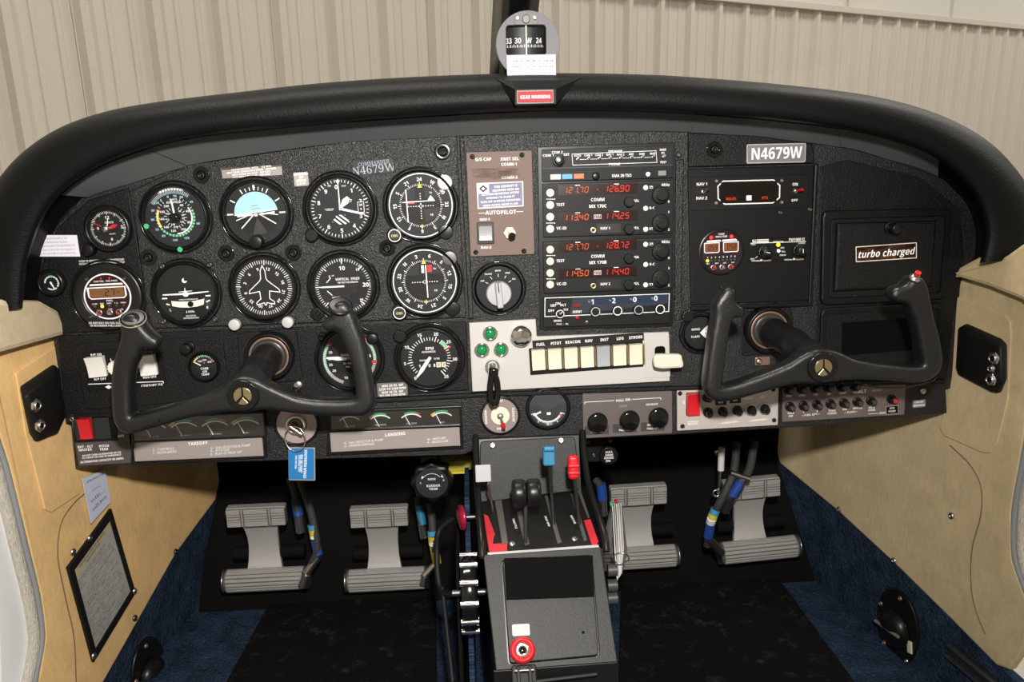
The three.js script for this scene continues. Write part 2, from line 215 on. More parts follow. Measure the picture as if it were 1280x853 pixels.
// ---------------------------------------------------------------- cabin shell
const flat = (F, pts, h0, d, mat, bev = 0, s = 0.1) => metreUV(ext(shapeOf(pts), d, bev).translate(0, 0, h0), s);
const px = (F, list, h = 0) => list.map(([u, v]) => { const p = F.at(u, v, h); return [p.x, p.y]; });
const Yfloor = -0.5;
{
  // left wall (local x runs forward)
  const jamb = px(LF, [[48, 853], [57, 797], [51, 745], [38, 690], [11, 580], [0, 546], [-16, 480], [-22, 430], [-24, 380]]);
  const edge = px(LF, [[270, 625], [220, 693], [130, 853]]);
  const wl = struct('wall_left', flat(LF, [[0.372, -0.325], [0.372, 0.055], [LF.at(70, 392).x, 0.058], [jamb[8][0], 0.085], ...jamb.slice().reverse(), [jamb[0][0], edge[2][1] - 0.012], edge[2], edge[1], edge[0]], -0.012, 0.012, M.tanLitL, 0.003, 0.4), M.tanLitL, LF);
  add(wl, 'window_sill', flat(LF, px(LF, [[-45, 380], [-20, 374], [45, 376], [66, 388], [73, 402], [75, 419], [0, 440], [-45, 453]], 0.014), 0, 0.022, 0, 0.006, 0.4), M.beige);
  add(wl, 'inset_panel', flat(LF, px(LF, [[17, 466], [66, 434], [76, 436], [82, 520], [95, 590], [101, 608], [97, 618], [62, 641], [54, 637], [30, 545]]), 0, 0.0028, 0, 0.0012, 0.4), M.tanLitL);
  add(wl, 'seam', tube(px(LF, [[112, 612], [90, 632], [76, 655], [72, 694], [81, 745], [92, 797], [95, 853]]).map((p) => V(p[0], p[1], 0.0002)), 0.0009, 60, 6), std(lin(0.17, 0.1, 0.05), 0.8));
  for (const [u, v] of [[219, 690], [168, 773]]) { const p = LF.at(u, v); add(wl, 'screw', screwGeo(0.0046), M.darkSteel, p.x, p.y, 0); }
  // carpeted lower wall
  const kl = struct('trim_1', flat(LF, [[0.372, -0.318], edge[0], edge[1], edge[2], [-0.2, edge[2][1] - 0.06], [-0.2, Yfloor - 0.01], [0.372, Yfloor - 0.01]], -0.014, 0.012, 0, 0, 0.3), M.carpet, LF);
  // right wall (local x runs rearward)
  const er = px(RF, [[975, 580], [1048, 640], [1118, 705], [1190, 776], [1245, 832], [1262, 838], [1278, 815]]), jr = px(RF, [[1290, 770], [1265, 700], [1264, 640], [1280, 548], [1290, 480], [1296, 380]]);
  const wr = struct('wall_right', flat(RF, [[-0.372, -0.32], ...er, ...jr, [jr[5][0], 0.088], [RF.at(1250, 335).x, 0.072], [RF.at(1208, 345).x, 0.06], [-0.372, 0.058]], -0.012, 0.012, M.tanLitR, 0.003, 0.4), M.tanLitR, RF);
  add(wr, 'window_sill', flat(RF, px(RF, [[1197, 347], [1203, 334], [1225, 322], [1246, 325], [1262, 319], [1280, 306], [1300, 300], [1305, 390], [1280, 374], [1240, 358], [1200, 346]], 0.014), 0, 0.02, 0, 0.005, 0.4), M.tanLitR);
  add(wr, 'inset_panel', flat(RF, px(RF, [[1198, 371], [1258, 394], [1265, 402], [1266, 420], [1262, 500], [1248, 556], [1240, 566], [1230, 566], [1182, 545], [1176, 535], [1180, 520], [1188, 480]]), 0, 0.0026, 0, 0.0011, 0.4), M.tanLitR);
  add(wr, 'seam', tube(px(RF, [[1188, 557], [1214, 583], [1226, 607], [1227, 640], [1215, 690], [1215, 740], [1223, 772], [1232, 793]]).map((p) => V(p[0], p[1], 0.0002)), 0.0009, 60, 6), std(lin(0.2, 0.13, 0.08), 0.8));
  for (const [u, v, m] of [[1049, 637, M.copper], [1118, 701, M.steel], [1190, 645, M.steel]]) { const p = RF.at(u, v); add(wr, 'screw', screwGeo(0.0046), m, p.x, p.y, 0); }
  struct('trim_2', flat(RF, [[-0.372, -0.318], er[0], er[1], er[2], er[3], er[4], [0.25, er[4][1] - 0.01], [0.25, Yfloor - 0.01], [-0.372, Yfloor - 0.01]], -0.014, 0.012, 0, 0, 0.3), M.carpet, RF);
  // door frames behind both walls: grey seal, felt strip, white painted jamb
  const doorFrame = (name, F, line, out, dir) => {
    const P = px(F, line), O = px(F, out);
    const d = struct(name, flat(F, [...P, ...O.slice().reverse()], -0.03, 0.02, 0, 0.002), M.paintWhite, F);
    add(d, 'felt_strip', tube(P.map((p) => V(p[0] - dir * 0.011, p[1], -0.008)), 0.0075, 60, 8), M.fuzz);
    add(d, 'rubber_seal', tube(P.map((p) => V(p[0] - dir * 0.002, p[1], -0.004)), 0.0042, 60, 8), M.sealGrey);
  };
  doorFrame('door_1', LF, [[46, 900], [48, 853], [57, 797], [51, 745], [38, 690], [11, 580], [0, 546], [-16, 480], [-22, 430]], [[8, 900], [11, 853], [9, 800], [3, 745], [-12, 690], [-60, 580], [-75, 546], [-90, 480], [-95, 430]], 1);
  doorFrame('door_2', RF, [[1310, 850], [1290, 770], [1265, 700], [1264, 640], [1280, 548], [1290, 480]], [[1380, 850], [1350, 770], [1335, 700], [1330, 640], [1340, 548], [1350, 480]], -1);
  // floor, toe board, front bulkhead
  struct('floor', metreUV(new THREE.BoxGeometry(1.2, 0.012, 1.4).translate(0, Yfloor - 0.006, 0.36), 0.3, 'xz'), M.carpet);
  struct('wall_front', mergeGeometries([new THREE.BoxGeometry(1.02, 0.62, 0.01).translate(-0.02, -0.08, -0.365).toNonIndexed(), new THREE.BoxGeometry(1.02, 0.225, 0.01).rotateX(-40 * D2R).translate(-0.02, -0.42, -0.302).toNonIndexed()]), M.felt);
  // cabin roof over the seats
  const rows = []; for (let i = 0; i <= 16; i++) { const a = i / 16, x = -0.62 + 1.24 * a, y = 0.6 + 0.13 * Math.sin(Math.PI * a); rows.push([V(x, y, 0.14), V(x, y, 1.7), V(x, y + 0.03, 1.7), V(x, y + 0.03, 0.14), V(x, y, 0.14)]); }
  struct('ceiling', gridGeo(rows), M.ceil);
  // windshield: two panes and the post between them
  const wz = (y) => -0.36 + (y - 0.28) * 1.13;
  for (const s of [-1, 1]) struct('window_' + (s < 0 ? 1 : 2), quadGrid(V(s < 0 ? -0.6 : 0.012, 0.68, wz(0.68)), V(s < 0 ? -0.012 : 0.6, 0.68, wz(0.68)), V(s < 0 ? -0.012 : 0.6, 0.27, wz(0.27)), V(s < 0 ? -0.6 : 0.012, 0.27, wz(0.27)), 2), M.glass);
  const Z = ZF(-0.3), a = Z.at(640, 100), b = Z.at(647, -10); const dir = b.clone().sub(a).normalize();
  const post = struct('trim_3', rod(V(a.x, 0.24, wz(0.24) - 0.01), V(a.x + 0.022, 0.72, wz(0.72) + 0.0), 0.026, 0.026, 4), M.black);
  add(post, 'post_seal', rod(V(a.x - 0.03, 0.24, wz(0.24) + 0.01), V(a.x - 0.008, 0.72, wz(0.72) + 0.02), 0.007, 0.007, 8), std(lin(0.16, 0.14, 0.11), 0.7));
}
// ---------------------------------------------------------------- glareshield
{
  const St = [[-30, 400, 28, 385, 50, 375], [-40, 330, 32, 335, 55, 320], [-35, 280, 45, 290, 72, 280], [-12, 238, 62, 257, 95, 255], [22, 196, 85, 232, 125, 240], [70, 162, 125, 205, 165, 228], [130, 140, 180, 184, 235, 207], [200, 127, 240, 170, 290, 197], [300, 115, 330, 160, 365, 186], [400, 104, 440, 150, 440, 177], [520, 96, 540, 143, 540, 171], [660, 91.5, 660, 137, 655, 166], [800, 93, 780, 137, 775, 164], [900, 99, 870, 141, 865, 165], [1000, 108, 970, 149, 960, 172], [1090, 120, 1050, 159, 1055, 184], [1160, 138, 1110, 172, 1110, 199], [1215, 163, 1160, 190, 1160, 214], [1255, 194, 1195, 215, 1190, 235], [1290, 240, 1222, 250, 1210, 262], [1305, 280, 1232, 285, 1218, 290], [1300, 310, 1230, 310, 1218, 315], [1270, 325, 1225, 328, 1216, 330]];
  const curve = (k) => new THREE.CatmullRomCurve3(St.map((s) => V(s[k], s[k + 1], 0)), false, 'centripetal');
  const N = St.length - 1;
  const at = (k, i) => { const i0 = Math.min(Math.floor(i), N - 1), f = i - i0, p = (j) => { const s = St[Math.max(0, Math.min(N, j))]; return [s[k], s[k + 1]]; }; const a = p(i0 - 1), b = p(i0), c = p(i0 + 1), d = p(i0 + 2); return [0, 1].map((m) => 0.5 * (2 * b[m] + (c[m] - a[m]) * f + (2 * a[m] - 5 * b[m] + 4 * c[m] - d[m]) * f * f + (3 * b[m] - a[m] - 3 * c[m] + d[m]) * f * f * f)); };
  const g = thing(PF, 'glareshield', 'black padded glareshield hood arching over the instrument panel', 'glareshield', V(0, 0, 0));
  const rows = [];
  for (let i = 0; i <= N + 1e-6; i += 0.2) {
    const T = at(0, i), B = at(2, i), S = at(4, i), L = (t) => [T[0] + (B[0] - T[0]) * t, T[1] + (B[1] - T[1]) * t];
    const q = (p, h) => PF.at(p[0], p[1], h);
    const t0 = q(T, 0.04);
    rows.push([V(t0.x, t0.y, -0.3), V(t0.x, t0.y, 0.02), t0, q(L(0.03), 0.056), q(L(0.11), 0.07), q(L(0.25), 0.079), q(L(0.45), 0.084), q(L(0.7), 0.085), q(L(0.9), 0.082), q(L(0.98), 0.077), q(B, 0.07), q([B[0] + (S[0] - B[0]) * 0.05, B[1] + (S[1] - B[1]) * 0.05], 0.05), q([B[0] + (S[0] - B[0]) * 0.08, B[1] + (S[1] - B[1]) * 0.08], 0.02), q(S, -0.002)]);
  }
  add(g, 'hood', gridGeo(rows), M.pad);
  // grey cover strips of the panel lighting under the hood
  const strip = (i0, i1, lift) => { const R = []; for (let k = 0; k <= 16; k++) { const i = i0 + (i1 - i0) * k / 16, B = at(2, i), S = at(4, i), m = (t) => [B[0] + (S[0] - B[0]) * t, B[1] + (S[1] - B[1]) * t]; R.push([0.09, 0.3, 0.5, 0.75, 1].map((t) => { const p = m(t); return PF.at(p[0], p[1] + lift * 0.5, 0.022 * (1 - t) + 0.004); })); } return gridGeo(R); };
  [[3.55, 5.99, 1.6], [5.992, 8.99, 0.2], [8.992, 10.99, 1.4], [10.992, 12.99, 0.2], [12.992, 14.95, 1.4], [14.955, 17.35, 0.2]].forEach(([a, b, l]) => add(g, 'light_strip', strip(a, b, l), M.stripGrey));
  const hp = [[619, 98, 0.072], [727, 97, 0.072], [640, 101, 0.082], [704, 100, 0.082], [644, 112, 0.098], [695, 111, 0.098], [644, 131, 0.098], [695, 130, 0.098], [648, 135, 0.07], [692, 134, 0.07]].map(([u, v, h]) => PF.at(u, v, h));
  add(g, 'warning_hood', hull(hp), M.pad);
  const w = plate(PF, 'gear_warning_light', 'small red rectangular warning light lettered GEAR WARNING set in the glareshield', 'warning light', [[646, 113], [692, 112], [692, 129], [646, 130]], { h: 0.0975, d: 0.004, bg: '#8f8a88', rad: 0.001, part: 'frame', rough: 0.7 });
  const c = w.loc(669, 121, 0.004);
  const lens = add(w, 'lens', unitUV(ext(rrShape(0.036, 0.0105, 0.0008), 0.0016, 0.0004)), std(0xffffff, 0.65, 0, { map: canvasTex(288, 84, (x, W2, H2) => { x.fillStyle = '#b3222c'; x.fillRect(0, 0, W2, H2); const T = pen(x, (a, b) => [a, b]); T.t('GEAR WARNING', W2 / 2, H2 / 2 + 2, 40, { c: '#ffe9e6', sx: 0.82 }); }) }), c.x, c.y, 0.004);
}
// ---------------------------------------------------------------- magnetic compass on the glareshield
{
  const F = ZF(0.03), c = F.at(660, 56), R = 0.0345;
  const g = thing(F, 'magnetic_compass', 'round silver-grey magnetic compass with a white deviation card standing on the glareshield', 'compass', V(c.x, c.y, 0));
  add(g, 'housing', lat([[0, -0.05], [0.02, -0.05], [R * 0.9, -0.03], [R, -0.01], [R, -0.004]]), M.black);
  const sh = new THREE.Shape(); sh.absarc(0, 0, R, 0, Math.PI * 2); const hole = new THREE.Path(); rrShape(0.043, 0.031, 0.004, hole, -0.002, 0.0045); sh.holes.push(hole);
  add(g, 'face_ring', ext(sh, 0.005, 0.0008, 40).translate(0, 0, -0.004), std(lin(0.18, 0.18, 0.195), 0.7));
  const ct = canvasTex(480, 352, (x, w, h) => { x.fillStyle = '#0c1116'; x.fillRect(0, 0, w, h); const T = pen(x, (a, b) => [a, b]); [['33', 40], ['30', 152], ['W', 282], ['24', 405]].forEach(([s, u]) => T.t(s, u, 168, 92, { c: '#f3f3f0', sx: 0.8 })); for (let i = 0; i < 22; i++) T.line(20 + i * 21, i % 2 ? 225 : 215, 20 + i * 21, 250, i % 2 ? 5 : 9); });
  add(g, 'compass_card', new THREE.CylinderGeometry(0.036, 0.036, 0.03, 24, 1, true, -0.62, 1.24).translate(0, 0, -0.036), std(0xffffff, 0.5, 0, { map: ct }), -0.002, 0.0045, -0.0105);
  add(g, 'lubber_line', rbox(0.0014, 0.03, 0.001, 0.0003), M.whitePrint, -0.002, 0.0045, 0.0012);
  add(g, 'window_glass', new THREE.BoxGeometry(0.043, 0.031, 0.0006), M.glass, -0.002, 0.0045, 0.002);
  add(g, 'lamp_bracket', ext(rrShape(0.025, 0.011, 0.002), 0.003, 0.0006), std(lin(0.2), 0.7), -0.002, 0.0255, 0.001);
  add(g, 'lamp_slot', ext(rrShape(0.008, 0.009, 0.004), 0.003, 0.0006), M.black, -0.002, 0.0255, 0.0025);
  for (const s of [-1, 1]) add(g, 'screw', screwGeo(0.0022), M.steel, -0.002 + s * 0.0092, 0.0265, 0.004);
  const cardTex = canvasTex(520, 240, (x, w, h) => { x.fillStyle = '#c9c7d0'; x.fillRect(0, 0, w, h); x.strokeStyle = '#8d8a9c'; x.lineWidth = 3; for (let i = 1; i < 8; i++) { x.beginPath(); x.moveTo(i * w / 8, 40); x.lineTo(i * w / 8, h - 30); x.stroke(); } for (let j = 0; j < 4; j++) { x.beginPath(); x.moveTo(50, 40 + j * 55); x.lineTo(w - 10, 40 + j * 55); x.stroke(); } const T = pen(x, (a, b) => [a, b]); ['FOR', 'N', '30', '60', 'E', '120', '150'].forEach((s, i) => { T.t(s, 95 + i * 64, 66, 26, { c: '#6d6a80' }); T.t(s === 'FOR' ? 'STEER' : String(i * 30 - 28), 95 + i * 64, 122, 22, { c: '#6d6a80' }); }); });
  add(g, 'deviation_card', unitUV(rbox(0.053, 0.0245, 0.002, 0.0005)), std(0xffffff, 0.8, 0, { map: cardTex }), 0.003, -0.0225, 0.004, -0.12);
  add(g, 'foot', rbox(0.04, 0.02, 0.05, 0.004), M.black, 0, -0.037, -0.02);
}
// ---------------------------------------------------------------- instrument panel
const panel = thing(PF, 'instrument_panel', 'wide black crackle-painted instrument panel filling the front of the cockpit', 'instrument panel', V(0, 0, 0));
const poly = (name, pts, h0, h1, mat = M.wrinkle, bev = 0.0012) => add(panel, name, metreUV(ext(shapeOf(px(PF, pts, h1)), h1 - h0, bev), 0.08), mat, 0, 0, h0);
function frameRing(name, outer, inner, h0, h1, mat = M.plate, bev = 0.0015) { const s = shapeOf(px(PF, outer, h1)); s.holes.push(new THREE.Path(px(PF, inner, h1).map((p) => new THREE.Vector2(...p)))); return add(panel, name, ext(s, h1 - h0, bev), mat, 0, 0, h0); }
const rq = (q, r = 4) => { const o = []; q.forEach((p, i) => { const a = q[(i + 3) % 4], b = q[(i + 1) % 4], n = (s) => { const L = Math.hypot(s[0] - p[0], s[1] - p[1]); return [p[0] + (s[0] - p[0]) * r / L, p[1] + (s[1] - p[1]) * r / L]; }; const A = n(a), B = n(b); o.push(A, [(A[0] + B[0] + p[0] * 2) / 4, (A[1] + B[1] + p[1] * 2) / 4], B); }); return o; };
poly('backing_panel', [[40, 380], [48, 320], [72, 280], [110, 238], [200, 205], [330, 183], [450, 168], [660, 158], [860, 158], [1000, 172], [1110, 196], [1180, 224], [1214, 258], [1226, 296], [1226, 335], [1202, 400], [1188, 486], [840, 492], [600, 500], [82, 529], [74, 470], [66, 420]], -0.01, 0, M.wrinkleGrey);
poly('left_panel', [[46, 372], [52, 330], [72, 285], [110, 250], [160, 235], [170, 290], [187, 411], [70, 418]], 0, 0.003, M.plate);
poly('flight_panel', [[165, 238], [235, 206], [340, 190], [440, 176], [571, 170], [577, 300], [583, 397], [192, 411], [184, 392], [173, 310]], 0, 0.005);
poly('lower_left_panel', [[72, 420], [583, 402], [586, 488], [82, 523]], 0, 0.0035, M.plate);
poly('inset_plate', rq([[92, 430], [278, 421], [286, 498], [107, 513]], 6), 0.0035, 0.0055, M.plate);
poly('shaft_block', rq([[296, 417], [370, 411], [378, 476], [300, 482]], 5), 0.0035, 0.007, M.plate);
poly('centre_divider', [[574, 171], [580, 171], [592, 398], [586, 399]], 0, 0.006);
poly('right_divider', [[845, 200], [855, 199], [852, 400], [843, 401]], 0, 0.004);
poly('upper_right_plate', [[861, 166], [950, 170], [1018, 180], [1018, 204], [861, 209]], 0, 0.006, M.plate);
poly('right_panel', [[1026, 208], [1060, 200], [1150, 222], [1200, 262], [1206, 330], [1192, 400], [1184, 474], [1018, 486], [1022, 380]], 0, 0.0015, M.plate);
frameRing('glovebox_frame', rq([[1029, 264], [1191, 260], [1183, 374], [1027, 382]], 8), rq([[1037, 272], [1184, 268], [1177, 368], [1035, 375]], 6), 0.0015, 0.009);
frameRing('pocket_frame', rq([[1027, 386], [1183, 378], [1177, 464], [1024, 474]], 8), rq([[1033, 391], [1177, 384], [1171, 458], [1030, 468]], 6), 0.0015, 0.006);
poly('lower_panel', [[88, 523], [600, 495], [840, 487], [1182, 478], [1184, 516], [1100, 526], [1000, 534], [840, 544], [735, 549], [600, 560], [580, 569], [94, 584]], -0.004, 0.0015, M.wrinkleGrey);
poly('panel_lip', [[86, 520], [600, 492], [840, 484], [1182, 475], [1182, 480], [840, 489], [600, 497], [88, 526]], -0.002, 0.006, M.plate);
add(panel, 'underside', new THREE.BoxGeometry(1.07, 0.006, 0.12).rotateX(-0.1).rotateZ(0.02), M.plate, -0.02, -0.122, -0.068);
// shock-mount screws in their dished washers
for (const [u, v, h] of [[252, 219, 0.005], [186, 322, 0.005], [553, 190, 0.005], [283, 317, 0.005], [367, 316, 0.005], [484, 310, 0.005], [893, 187, 0.006]]) { const p = PF.at(u, v, h); const w = add(panel, 'screw_washer', ring(0.0095, 0.005, 0.002), M.gloss, p.x, p.y, h); add(w, 'screw', screwGeo(0.0048), M.black, 0, 0, 0.0005); }
for (const [u, v] of [[403, 421], [463, 421], [371, 487], [497, 420]]) { const p = PF.at(u, v, 0.0035); add(panel, 'screw', screwGeo(0.0052), M.black, p.x, p.y, 0.0035); }
for (const [u, v] of [[848, 194], [1012, 262], [975, 266]]) { const p = PF.at(u, v, 0.004); add(panel, 'screw', screwGeo(0.003), M.darkSteel, p.x, p.y, 0.004); }
{ const p = PF.at(373, 481, 0.0035); add(panel, 'steel_button', dome(0.006, 0.004), M.steel, p.x, p.y, 0.0035); const q = PF.at(259, 441, 0.0055); }
// ---------------------------------------------------------------- round gauges
function dialPen(x, n) { x.translate(n / 2, n / 2); x.scale(n / 200, n / 200); const P = pen(x, (a, b) => [a, b]);
  const pol = (a, r) => [r * Math.sin(a * D2R), -r * Math.cos(a * D2R)];
  return { ...P, pol,
    ticks(a0, a1, m, r0, r1, w = 1.6, c = '#eeeeee') { for (let i = 0; i <= m; i++) { const a = a0 + (a1 - a0) * i / m; P.line(...pol(a, r0), ...pol(a, r1), w, c); } },
    nums(list, r, size, o = {}) { for (const [s, a] of list) P.t(s, ...pol(a, r), size, { ...o, rot: o.turn ? a * D2R : o.roll || 0 }); },
    arc(a0, a1, r, w, c) { x.beginPath(); x.arc(0, 0, r, (a0 - 90) * D2R, (a1 - 90) * D2R); x.strokeStyle = c; x.lineWidth = w; x.stroke(); },
    tri(a, r0, r1, wd, c) { const q = (aa, rr) => pol(aa, rr); P.poly([q(a, r0), q(a - wd, r1), q(a + wd, r1)], c); } };
}
const bezelMat = std(lin(0.007), 0.3, 0, { specularIntensity: 0.7 });
function gauge(name, label, u, v, rFace, rBez, { h = 0.005, draw, bg = '#15171a', roll = 0.02, tall = 0.007, n = 400, rim = true, category = 'gauge', group, glass = true, bezel = bezelMat, faceRough = 0.55 } = {}) {
  const c = PF.at(u, v, h + 0.003), c1 = PF.at(u + rFace, v, h + 0.003), c2 = PF.at(u - rFace, v, h + 0.003), k = c1.distanceTo(c2) / 2 / rFace;
  const g = thing(PF, name, label, category, V(c.x, c.y, h), roll, group);
  const rf = rFace * k, rb = rBez * k; g.k = k; g.rf = rf; g.rb = rb; g.base = h;
  add(g, 'bezel', lat([[rf - 0.0002, 0], [rb, 0], [rb, tall * 0.55], [rb - 0.0012, tall * 0.85], [rb - 0.0028, tall], [rf + 0.0016, tall], [rf + 0.0002, tall * 0.6], [rf - 0.0002, 0.002]], 64), bezel);
  g.face = add(g, 'face', unitUV(new THREE.CircleGeometry(rf, 64)), std(0xffffff, faceRough, 0, { specularIntensity: 0.5, map: canvasTex(n, n, (x) => { x.fillStyle = bg; x.fillRect(0, 0, n, n); draw(dialPen(x, n)); }) }), 0, 0, 0.002);
  if (glass) add(g, 'glass', new THREE.CircleGeometry(rf, 48), M.glass, 0, 0, tall * 0.72);
  if (rim) add(panel, 'cutout_rim', ring(rb + 0.0035, rb + 0.0012, 0.0016, 0.0007, 64), M.gloss, c.x, c.y, h);
  g.put = (nm, geo, mat, uu, vv, z = 0, rx = 0, ry = 0, rz = 0) => { const p = g.loc(uu, vv, z); return add(g, nm, geo, mat, p.x, p.y, z, rx, ry, rz); };
  g.needle = (nm, a, pts, mat = M.whitePrint, z = 0.0032) => add(g, nm, ext(shapeOf(pts.map(([x, y]) => [x * rf, y * rf])), 0.0007), mat, 0, 0, z, 0, 0, -a * D2R);
  g.hub = (r = 0.08, mat = M.black, z = 0.0032) => add(g, 'needle_hub', disc(rf * r, 0.0016), mat, 0, 0, z);
  return g;
}
const knobS = (r, d) => lat([[0, 0], [r * 1.08, 0], [r, d * 0.3], [r, d * 0.85], [r * 0.86, d], [0, d]], 20);
const lobe = (g, u, v, r, mat = bezelMat, t = 0.004) => g.put('bezel_lobe', disc(r * g.k, t, 0.001), mat, u, v, 0);
{
  // airspeed
  const g = gauge('airspeed_indicator', 'airspeed indicator with white green and yellow arcs and two green dot stickers on its bezel', 219, 272, 37.5, 43, {
    bg: '#191c24', draw(D) {
      D.arc(-62, 34, 97, 4, '#33383f'); D.ticks(-55, 35, 30, 80, 93, 1.6, '#cfe4ea'); D.arc(-30, 22, 95, 7, '#f0f0f0'); D.ticks(-28, 20, 8, 90, 99, 2.4, '#15171a');
      D.nums([['5', -35], ['0', -14], ['15', 5], ['20', 22]], 72, 11, { c: '#bfe3ea' }); D.nums([['45', 50], ['60', 108], ['120', 158], ['140', 188], ['80', 218], ['70', 240], ['60', 267], ['50', 290], ['220', 312]], 77, 11, { c: '#9fd3e0' });
      D.arc(55, 180, 55, 4.5, '#f2f2f2'); D.arc(66, 238, 62, 6.5, '#35a36b'); D.arc(238, 296, 60, 8, '#e0cc6a'); D.arc(294, 300, 60, 9, '#c8323c');
      D.ticks(20, 325, 30, 58, 67, 1.6); D.nums([['40', 32], ['60', 66], ['80', 113], ['100', 152], ['120', 196], ['140', 228], ['160', 266], ['180', 296], ['200', 326]], 47, 11);
      D.ticks(25, 330, 18, 28, 38, 1.8); D.nums([['60', 75], ['80', 100], ['100', 130], ['140', 205], ['180', 255], ['220', 300], ['40', 40]], 26, 8); D.t('KNOTS', 0, -60, 8); D.t('AIRSPEED', 0, -51, 11); D.t('MPH', 0, 32, 6);
    } });
  g.needle('needle', -6, [[-0.03, 0.1], [0.03, 0.1], [0.024, 0.55], [0, 0.62], [-0.024, 0.55]]); add(g, 'centre_knob', lat([[0, 0], [0.0055, 0], [0.005, 0.006], [0.0038, 0.0075], [0, 0.0075]]), M.gloss, 0, 0, 0.003);
  for (const [u, v] of [[183, 283], [225, 312]]) g.put('dot_sticker', disc(0.003, 0.0004), M.green, u, v, 0.007);
}
{ // attitude indicator
  const g = gauge('attitude_indicator', 'attitude indicator with a pale blue sky half and dark ground half', 320, 267, 38, 43.5, {
    bg: '#1b1d20', draw(D) {
      D.circ(0, 0, 74, '#101113'); const x = D.x; x.save(); x.beginPath(); x.arc(0, 0, 72, 0, 7); x.clip(); x.rotate(-0.1); x.fillStyle = '#a3d3d8'; x.fillRect(-100, -100, 200, 96); x.fillStyle = '#131314'; x.fillRect(-100, -4, 200, 120); x.fillStyle = '#f2f2f2'; x.fillRect(-100, -6, 200, 4);
      for (const s of [-1, 1]) { D.line(s * 8, 2, s * 60, 44, 4); D.line(s * 14, 0, s * 78, 16, 3); } D.poly([[0, 14], [-26, 70], [26, 70]], '#3a3a3a'); D.line(-10, -26, 10, -26, 1.6, '#4a5a60'); D.line(-16, -16, 16, -16, 1.2, '#4a5a60'); x.restore();
      for (const [a, w, r] of [[-60, 4, 94], [-30, 4, 92], [-20, 3, 88], [-10, 3, 88], [0, 6, 94], [10, 3, 88], [20, 3, 88], [30, 4, 92], [60, 4, 94], [90, 5, 96], [270, 5, 96]]) D.line(...D.pol(a, 76), ...D.pol(a, r), w); D.t('O', 0, -86, 13);
    } });
  for (const s of [-1, 1]) g.needle('aircraft_symbol', 0, s < 0 ? [[-0.62, -0.1], [-0.12, -0.06], [-0.12, -0.01], [-0.62, -0.02]] : [[0.12, -0.06], [0.62, -0.02], [0.62, 0.05], [0.12, -0.01]]);
  g.needle('aircraft_symbol', 0, [[-0.05, -0.09], [0.05, -0.09], [0.05, 0.0], [-0.05, 0.0]]);
  g.put('adjust_knob', knobS(0.0075, 0.011), M.black, 322, 302, 0.004);
}
{ // altimeter
  const g = gauge('altimeter', 'round altimeter with white numerals nought to nine and a hatched white flag', 425, 261, 38, 44, {
    bg: '#191b20', draw(D) {
      D.ticks(0, 352.8, 49, 86, 95, 2.2); D.ticks(0, 324, 9, 82, 97, 3.2); D.nums([['0', -6], ['1', 36], ['2', 72], ['3', 112], ['4', 144], ['5', 180], ['6', 216], ['7', 252], ['8', 288], ['9', 324]], 72, 19); D.t('FEET', 18, -74, 7); D.t('100', -30, -76, 7);
      const x = D.x; x.save(); x.beginPath(); x.moveTo(-30, 42); x.lineTo(-12, 20); x.lineTo(14, 20); x.lineTo(28, 46); x.lineTo(14, 52); x.lineTo(-12, 52); x.clip(); x.rotate(0.7); x.fillStyle = '#f0f0f0'; for (let i = -4; i < 8; i++) x.fillRect(-80, -34 + i * 12, 200, 6); x.restore();
      D.poly([[58, -20], [80, -20], [80, 16], [58, 16]], '#e6e6e6'); D.poly([[60, -18], [78, -18], [78, 14], [60, 14]], '#17191d'); D.t('29', 69, -9, 10); D.t('9', 69, 5, 10); D.t('ALT', 30, -24, 13); D.t('CALIBRATED', -36, 0, 5); D.line(-46, 4, -24, 4, 1.6);
    } });
  g.needle('hundreds_needle', 0, [[-0.025, -0.05], [0.025, -0.05], [0.012, 0.8], [0.07, 0.93], [-0.07, 0.93], [-0.012, 0.8]]); g.needle('thousands_needle', 105, [[-0.04, 0.05], [0.04, 0.05], [0.03, 0.78], [0, 0.86], [-0.03, 0.78]], M.whitePrint, 0.004); g.needle('short_needle', 40, [[-0.03, 0.05], [0.03, 0.05], [0.11, 0.3], [0.06, 0.47], [-0.06, 0.47], [-0.11, 0.3]], M.whitePrint, 0.0026);
  lobe(g, 391, 293, 9); g.put('setting_knob', fluted(0.0072, 0.009, 16), M.black, 391, 294, 0.004);
}
